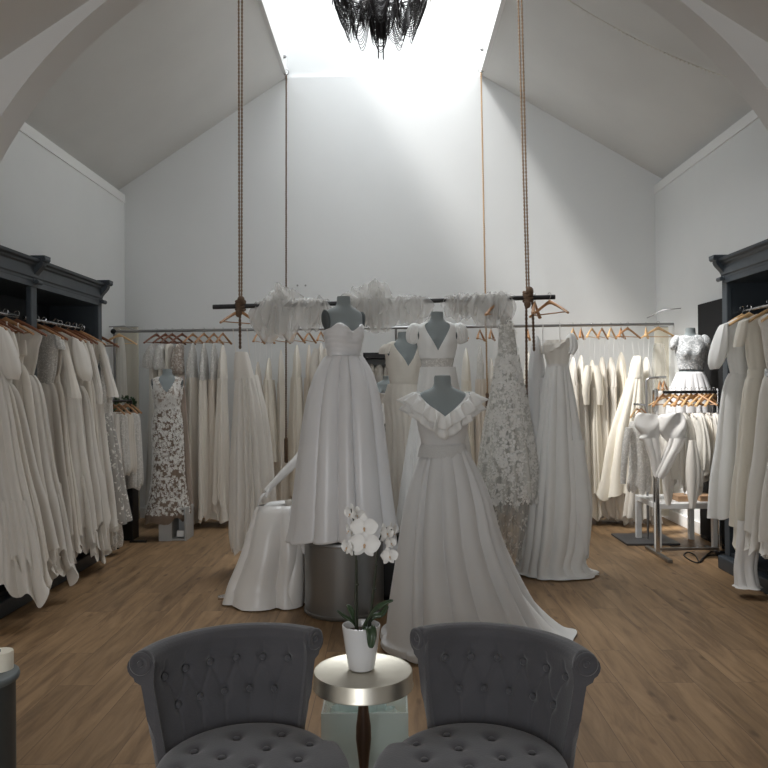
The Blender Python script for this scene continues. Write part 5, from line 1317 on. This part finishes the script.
# orchid
PX_, PYy = P(361.5, 660, 2.47).x, 2.47
t = empty('potted_orchid', (PX_, PYy, TZ), 0, 'white orchid in a white ceramic pot on the round metal table', 'plant')
MB().lathe([(.036, 0), (.042, .004), (.050, .05), (.058, .11), (.0615, .135), (.0615, .140), (.058, .141), (.055, .135), (.052, .12)], 64).build('pot', POT, t)
MB().lathe([(.053, .118), (.03, .124), (.001, .122)], 32).build('bark', BARK, t)
def leaf(pts, w, m=LEAF, th=.0):
    ks = resample([list(p) for p in pts], 18); rows = []
    for i, k in enumerate(ks):
        u = i / 17; p = Vector(k); q = Vector(ks[min(17, i + 1)]) - Vector(ks[max(0, i - 1)]); q.normalize()
        sd = q.cross(Vector((0, -.35, 1))).normalized(); ww = w * (sin(pi * (u * .93 + .04)) ** .6) * (.6 + .4 * u)
        nr_ = sd.cross(q)
        rows.append([p + sd * ww * v + nr_ * (abs(v) * ww * .3) for v in (-1, -.6, -.25, 0, .25, .6, 1)])
    return MB().grid(rows, False)
def LP(px, py, y=2.47): return P(px, py, y) - Vector((PX_, PYy, TZ))
L_ = [([LP(362, 631), LP(374, 612, 2.44), LP(386, 604, 2.43), LP(393, 601, 2.42)], .018), ([LP(362, 631), LP(372, 618, 2.5), LP(382, 615, 2.5), LP(388, 606, 2.5)], .018),
      ([LP(358, 631), LP(352, 622, 2.46), LP(344, 617, 2.45), LP(337, 611, 2.44)], .013), ([LP(358, 632), LP(354, 618, 2.48), LP(350, 609, 2.49), LP(347, 605, 2.5)], .012),
      ([LP(366, 631), LP(369, 627, 2.42), LP(371.5, 634, 2.395), LP(371, 648, 2.39)], .020)]
for pts, w in L_: leaf(pts, w).build('leaf', LEAF, t, solid=.002)
s1 = [LP(356, 632), LP(355.5, 600), LP(356, 560), LP(355, 530, 2.46), LP(352, 514, 2.45), LP(351, 509, 2.44)]
s2 = [LP(368, 632), LP(372, 600), LP(376, 565), LP(379, 541), LP(386, 528, 2.48), LP(392, 530, 2.48)]
for s in (s1, s2):
    ks = [Vector(k) for k in resample([list(p) for p in s], 40)]
    st = MB().tube(ks, [.0042 - .0022 * i / 39 for i in range(40)], 8)
    st.ball(ks[14] + Vector((.006, -.003, 0)), (.005, .004, .004)).build('stem', STEM, t)
    MB().tube([s[0] + Vector((.006, 0, 0)), (s[2] + Vector((.003, 0, 0)))], .0022, 6).build('support_stick', STEM, t)
def flower(px, py, y, sz, yaw, pitch, roll=0):
    sz *= 1.22
    c = LP(px, py, y); M = Matrix.Rotation(R(yaw), 3, 'Z') @ Matrix.Rotation(R(pitch), 3, 'X') @ Matrix.Rotation(R(roll), 3, 'Y')
    mb = MB()
    # two broad petals, three sepals, facing -y
    for ang, ln, wd, cup in ((0, 1.0, .78, -.12), (180, 1.0, .78, -.12), (90, .95, .46, .05), (-38 - 90 + 0, .9, .42, .06), (-90 + 38, .9, .42, .06)):
        a = R(ang + (8 if ang == 0 else -8 if ang == 180 else 0)); rows = []
        for i in range(8):
            u = i / 7; w = wd * sz * sin(pi * min(1, (u * .86 + .10))) ** .6 * .72; row = []
            for v in (-1, -.6, -.2, .2, .6, 1):
                x = ln * sz * u * (1 - .06 * v * v); z = w * v; yy = cup * sz * (u - .4) ** 2 * 2 - .10 * sz * v * v * (1 if wd > .6 else -.5) + (.004 if wd < .6 else 0) + .01 * sz * sin(6 * v + 5 * u)
                row.append(c + M @ Vector((x * cos(a) - z * sin(a), yy, x * sin(a) + z * cos(a))))
            rows.append(row)
        mb.grid(rows, False)
    f = mb.build('flower', PETAL, t)
    l = MB().ball(c + M @ Vector((0, -.006, -.004)), (sz * .08, sz * .08, sz * .11), 10, 7, M).ball(c + M @ Vector((0, -.010, -.010)), (sz * .07, sz * .06, sz * .05), 8, 6, M)
    lo = l.build('lip', LIP, f)
for a in ((364, 527.5, 2.42, .037, 5, -8), (364.5, 544, 2.41, .042, 0, -5, 4), (351, 513, 2.45, .026, -50, 5), (348, 547, 2.42, .028, -55, -5), (350, 530, 2.46, .024, -70, 0), (357, 514, 2.47, .022, 15, 20), (386, 533, 2.46, .028, 50, -10), (392, 531, 2.5, .026, 65, 5), (389, 556, 2.45, .026, 25, -15), (390, 543, 2.48, .020, 40, -20)):
    flower(*a)

# ------------------------------------------------------------------ dark round stand, bottom-left
q = P(-22, 690, 2.75)
t = empty('round_stand', (q.x, q.y, 0), 0, 'dark grey round stand at the left edge of the photo', 'stand')
zr = P(0, 688, 2.62).z; rr = .135
MB().lathe([(rr - .012, 0), (rr - .012, zr - .03), (rr - .004, zr - .025)], 64).build('stand_body', DKDRUM, t)
MB().lathe([(rr, zr - .025), (rr + .003, zr - .015), (rr, zr - .004), (rr - .006, zr)], 64).build('stand_top', mat('stand_top_grey', (.13, .15, .155), .45), t)
t = empty('candle', (q.x - .0, q.y + .02, zr), 0, 'cream pillar candle on the dark round stand, just inside the left edge', 'candle')
MB().lathe([(.045, 0), (.045, .06), (.043, .065), (.03, .062)], 32, (.055, .03, 0)).build('wax', CREAM, t)
MB().tube([(.055, .03, .06), (.055, .03, .072)], .0015, 5).build('wick', BLACK, t)

# ------------------------------------------------------------------ chandelier
YH = 6.6
cc = P(380.5, 2, YH)
t = empty('chandelier', (cc.x, YH, cc.z), 0, 'black draped-chain chandelier hanging in the skylight', 'chandelier')
def HP_(px, py): return P(px, py, YH)
ztop = .36
Rc = (P(430, 0, YH).x - P(331, 0, YH).x) / 2
MB().tube([(Rc * cos(q), Rc * sin(q), ztop * .5) for q in [2 * pi * j / 40 for j in range(41)]], .008, 6).build('upper_ring', CHAINB, t)
MB().tube([(Rc * .45 * cos(q), Rc * .45 * sin(q), ztop * .2) for q in [2 * pi * j / 40 for j in range(41)]], .006, 6).build('lower_ring', CHAINB, t)
MB().tube([(0, 0, -.1), (0, 0, ztop)], .02, 8).build('central_rod', CHAINB, t)
MB().tube([(0, 0, ztop), (0, 0, 6.55 - cc.z)], .004, 6).build('suspension_cable', CHAINB, t)
for k in range(4): a = k * pi / 2 + .4; MB().tube([(Rc * cos(a), Rc * sin(a), ztop * .5), (0, 0, ztop)], .005, 5).build('ring_arm', CHAINB, t)
rng = random.Random(12)
zbm = P(380, 40, YH).z - cc.z
def chain(mb, a, b, sag, r=.0035, n=16):
    pts = []
    for i in range(n + 1):
        u = i / n; p = a.lerp(b, u); p.z -= sag * (1 - (2 * u - 1) ** 2); pts.append(p)
    mb.tube(pts, r, 4, False)
mb = MB()   # outer swags
for i in range(10):
    a0 = 2 * pi * i / 10
    for k in range(11):
        a1 = a0 + 2 * pi / 10 * 1.05
        r0 = Rc * (1 - .03 * k); 
        chain(mb, Vector((r0 * cos(a0), r0 * sin(a0), ztop * .5 - .012 * k)), Vector((r0 * cos(a1), r0 * sin(a1), ztop * .5 - .012 * k)), .20 + .018 * k + rng.uniform(-.01, .01))
mb.build('chain_swag', CHAINB, t)
mb = MB()
for i in range(9):
    a0 = 2 * pi * i / 9 + .2
    for k in range(10):
        a1 = a0 + .35 + .03 * k; r1 = Rc * (.42 + .02 * rng.random())
        chain(mb, Vector((Rc * .97 * cos(a0), Rc * .97 * sin(a0), ztop * .45 - .01 * k)), Vector((r1 * cos(a1), r1 * sin(a1), -.02)), .13 + .016 * k)
        chain(mb, Vector((r1 * cos(a1), r1 * sin(a1), .05)), Vector((r1 * cos(a1 + .7), r1 * sin(a1 + .7), .05)), .13 + .014 * k)
mb.build('inner_chain_swag', CHAINB, t)
mb = MB()
for i in range(46):
    a = rng.uniform(0, 6.28); r1 = rng.uniform(.02, .09); mb.tube([(r1 * cos(a), r1 * sin(a), .25), (r1 * .8 * cos(a), r1 * .8 * sin(a), zbm - rng.uniform(-.04, .02))], .0035, 4)
for sx in (-.024, .022):
    for k in range(5): mb.tube([(sx + rng.uniform(-.006, .006), rng.uniform(-.01, .01), 0), (sx + rng.uniform(-.006, .006), 0, P(380, 62, YH).z - cc.z + rng.uniform(0, .05))], .003, 4)
mb.build('centre_tassel', CHAINB, t)
mb = MB()
for i in range(16):
    a = 2 * pi * i / 16 + .1
    for k in range(4): mb.tube([((Rc + .01) * cos(a + k * .02), (Rc + .01) * sin(a + k * .02), ztop * .5), ((Rc + .012) * cos(a + k * .02), (Rc + .012) * sin(a + k * .02), rng.uniform(.0, .1))], .0032, 4)
mb.build('outer_fringe', CHAINB, t)

# ------------------------------------------------------------------ string of beads on the right ceiling
pts = []
pa = P(565, -2, 7.0); pb = P(730, 78, 5.3)
for i in range(41):
    u = i / 40; px = 565 + 165 * u; py = -2 + 80 * (u * 1.32 - .32 * u * u); Y = 7.3 - 1.9 * u
    # rest it just under the slope
    q = P(px, py, Y)
    for _ in range(30):
        zc = SKZ + (q.x - SKX1) * sr - .03
        Y += (q.z - zc) * -1.2 * (1 if q.z > zc else 1) * (-1 if False else 1) * .5; q = P(px, py, max(4.8, min(8.6, Y)))
    pts.append(q)
t = empty('bead_string', pts[20], 0, 'thin string of small beads sagging under the right ceiling slope', 'bead string')
mb = MB().tube(pts, .004, 5)
mb.build('string', PEARL, t, True)
mb = MB()
for i in range(12, 38):
    mb.ball(pts[i] + Vector((0, 0, -.006)), .009, 8, 6)
mb.build('beads', PEARL, t, True)

# ------------------------------------------------------------------ light
def area(name, loc, rot, sx, sy, e, col=(1, 1, 1)):
    l = bpy.data.lights.new(name, 'AREA'); l.shape = 'RECTANGLE'; l.size = sx; l.size_y = sy; l.energy = e; l.color = col
    o = bpy.data.objects.new(name, l); C.objects.link(o); o.location = loc; o.rotation_euler = rot
    o.visible_camera = True
    return o
area('skylight_daylight', (-1.0, 8.8, 9.0), (0, 0, 0), 5, 5, 540, (.95, .98, 1))
area('assumed_window_fill', (-1.1, -4.05, 1.8), (R(90), 0, 0), 2.1, 2.5, 68, (.97, .99, 1))  # added fill from an assumed window behind the camera, set off-centre for modelling
s = bpy.data.lights.new('sun', 'SUN'); s.energy = 4.6; s.angle = R(10); s.color = (1, .98, .95)
so = bpy.data.objects.new('sun', s); C.objects.link(so)
so.rotation_euler = Vector((.56, .16, -.95)).to_track_quat('-Z', 'Y').to_euler()
so.location = (0, 6, 8)
w = bpy.data.worlds.new('sky'); bpy.context.scene.world = w; w.use_nodes = True
w.node_tree.nodes['Background'].inputs[0].default_value = (.80, .88, 1, 1); w.node_tree.nodes['Background'].inputs[1].default_value = .5
sc = bpy.context.scene
sc.view_settings.view_transform = 'Standard'; sc.view_settings.look = 'None'; sc.view_settings.gamma = 1; sc.view_settings.use_curve_mapping = False
sc.view_settings.exposure = 0.45
sc.cycles.max_bounces = 7; sc.cycles.diffuse_bounces = 5; sc.cycles.transparent_max_bounces = 16
sc.cycles.use_denoising = True
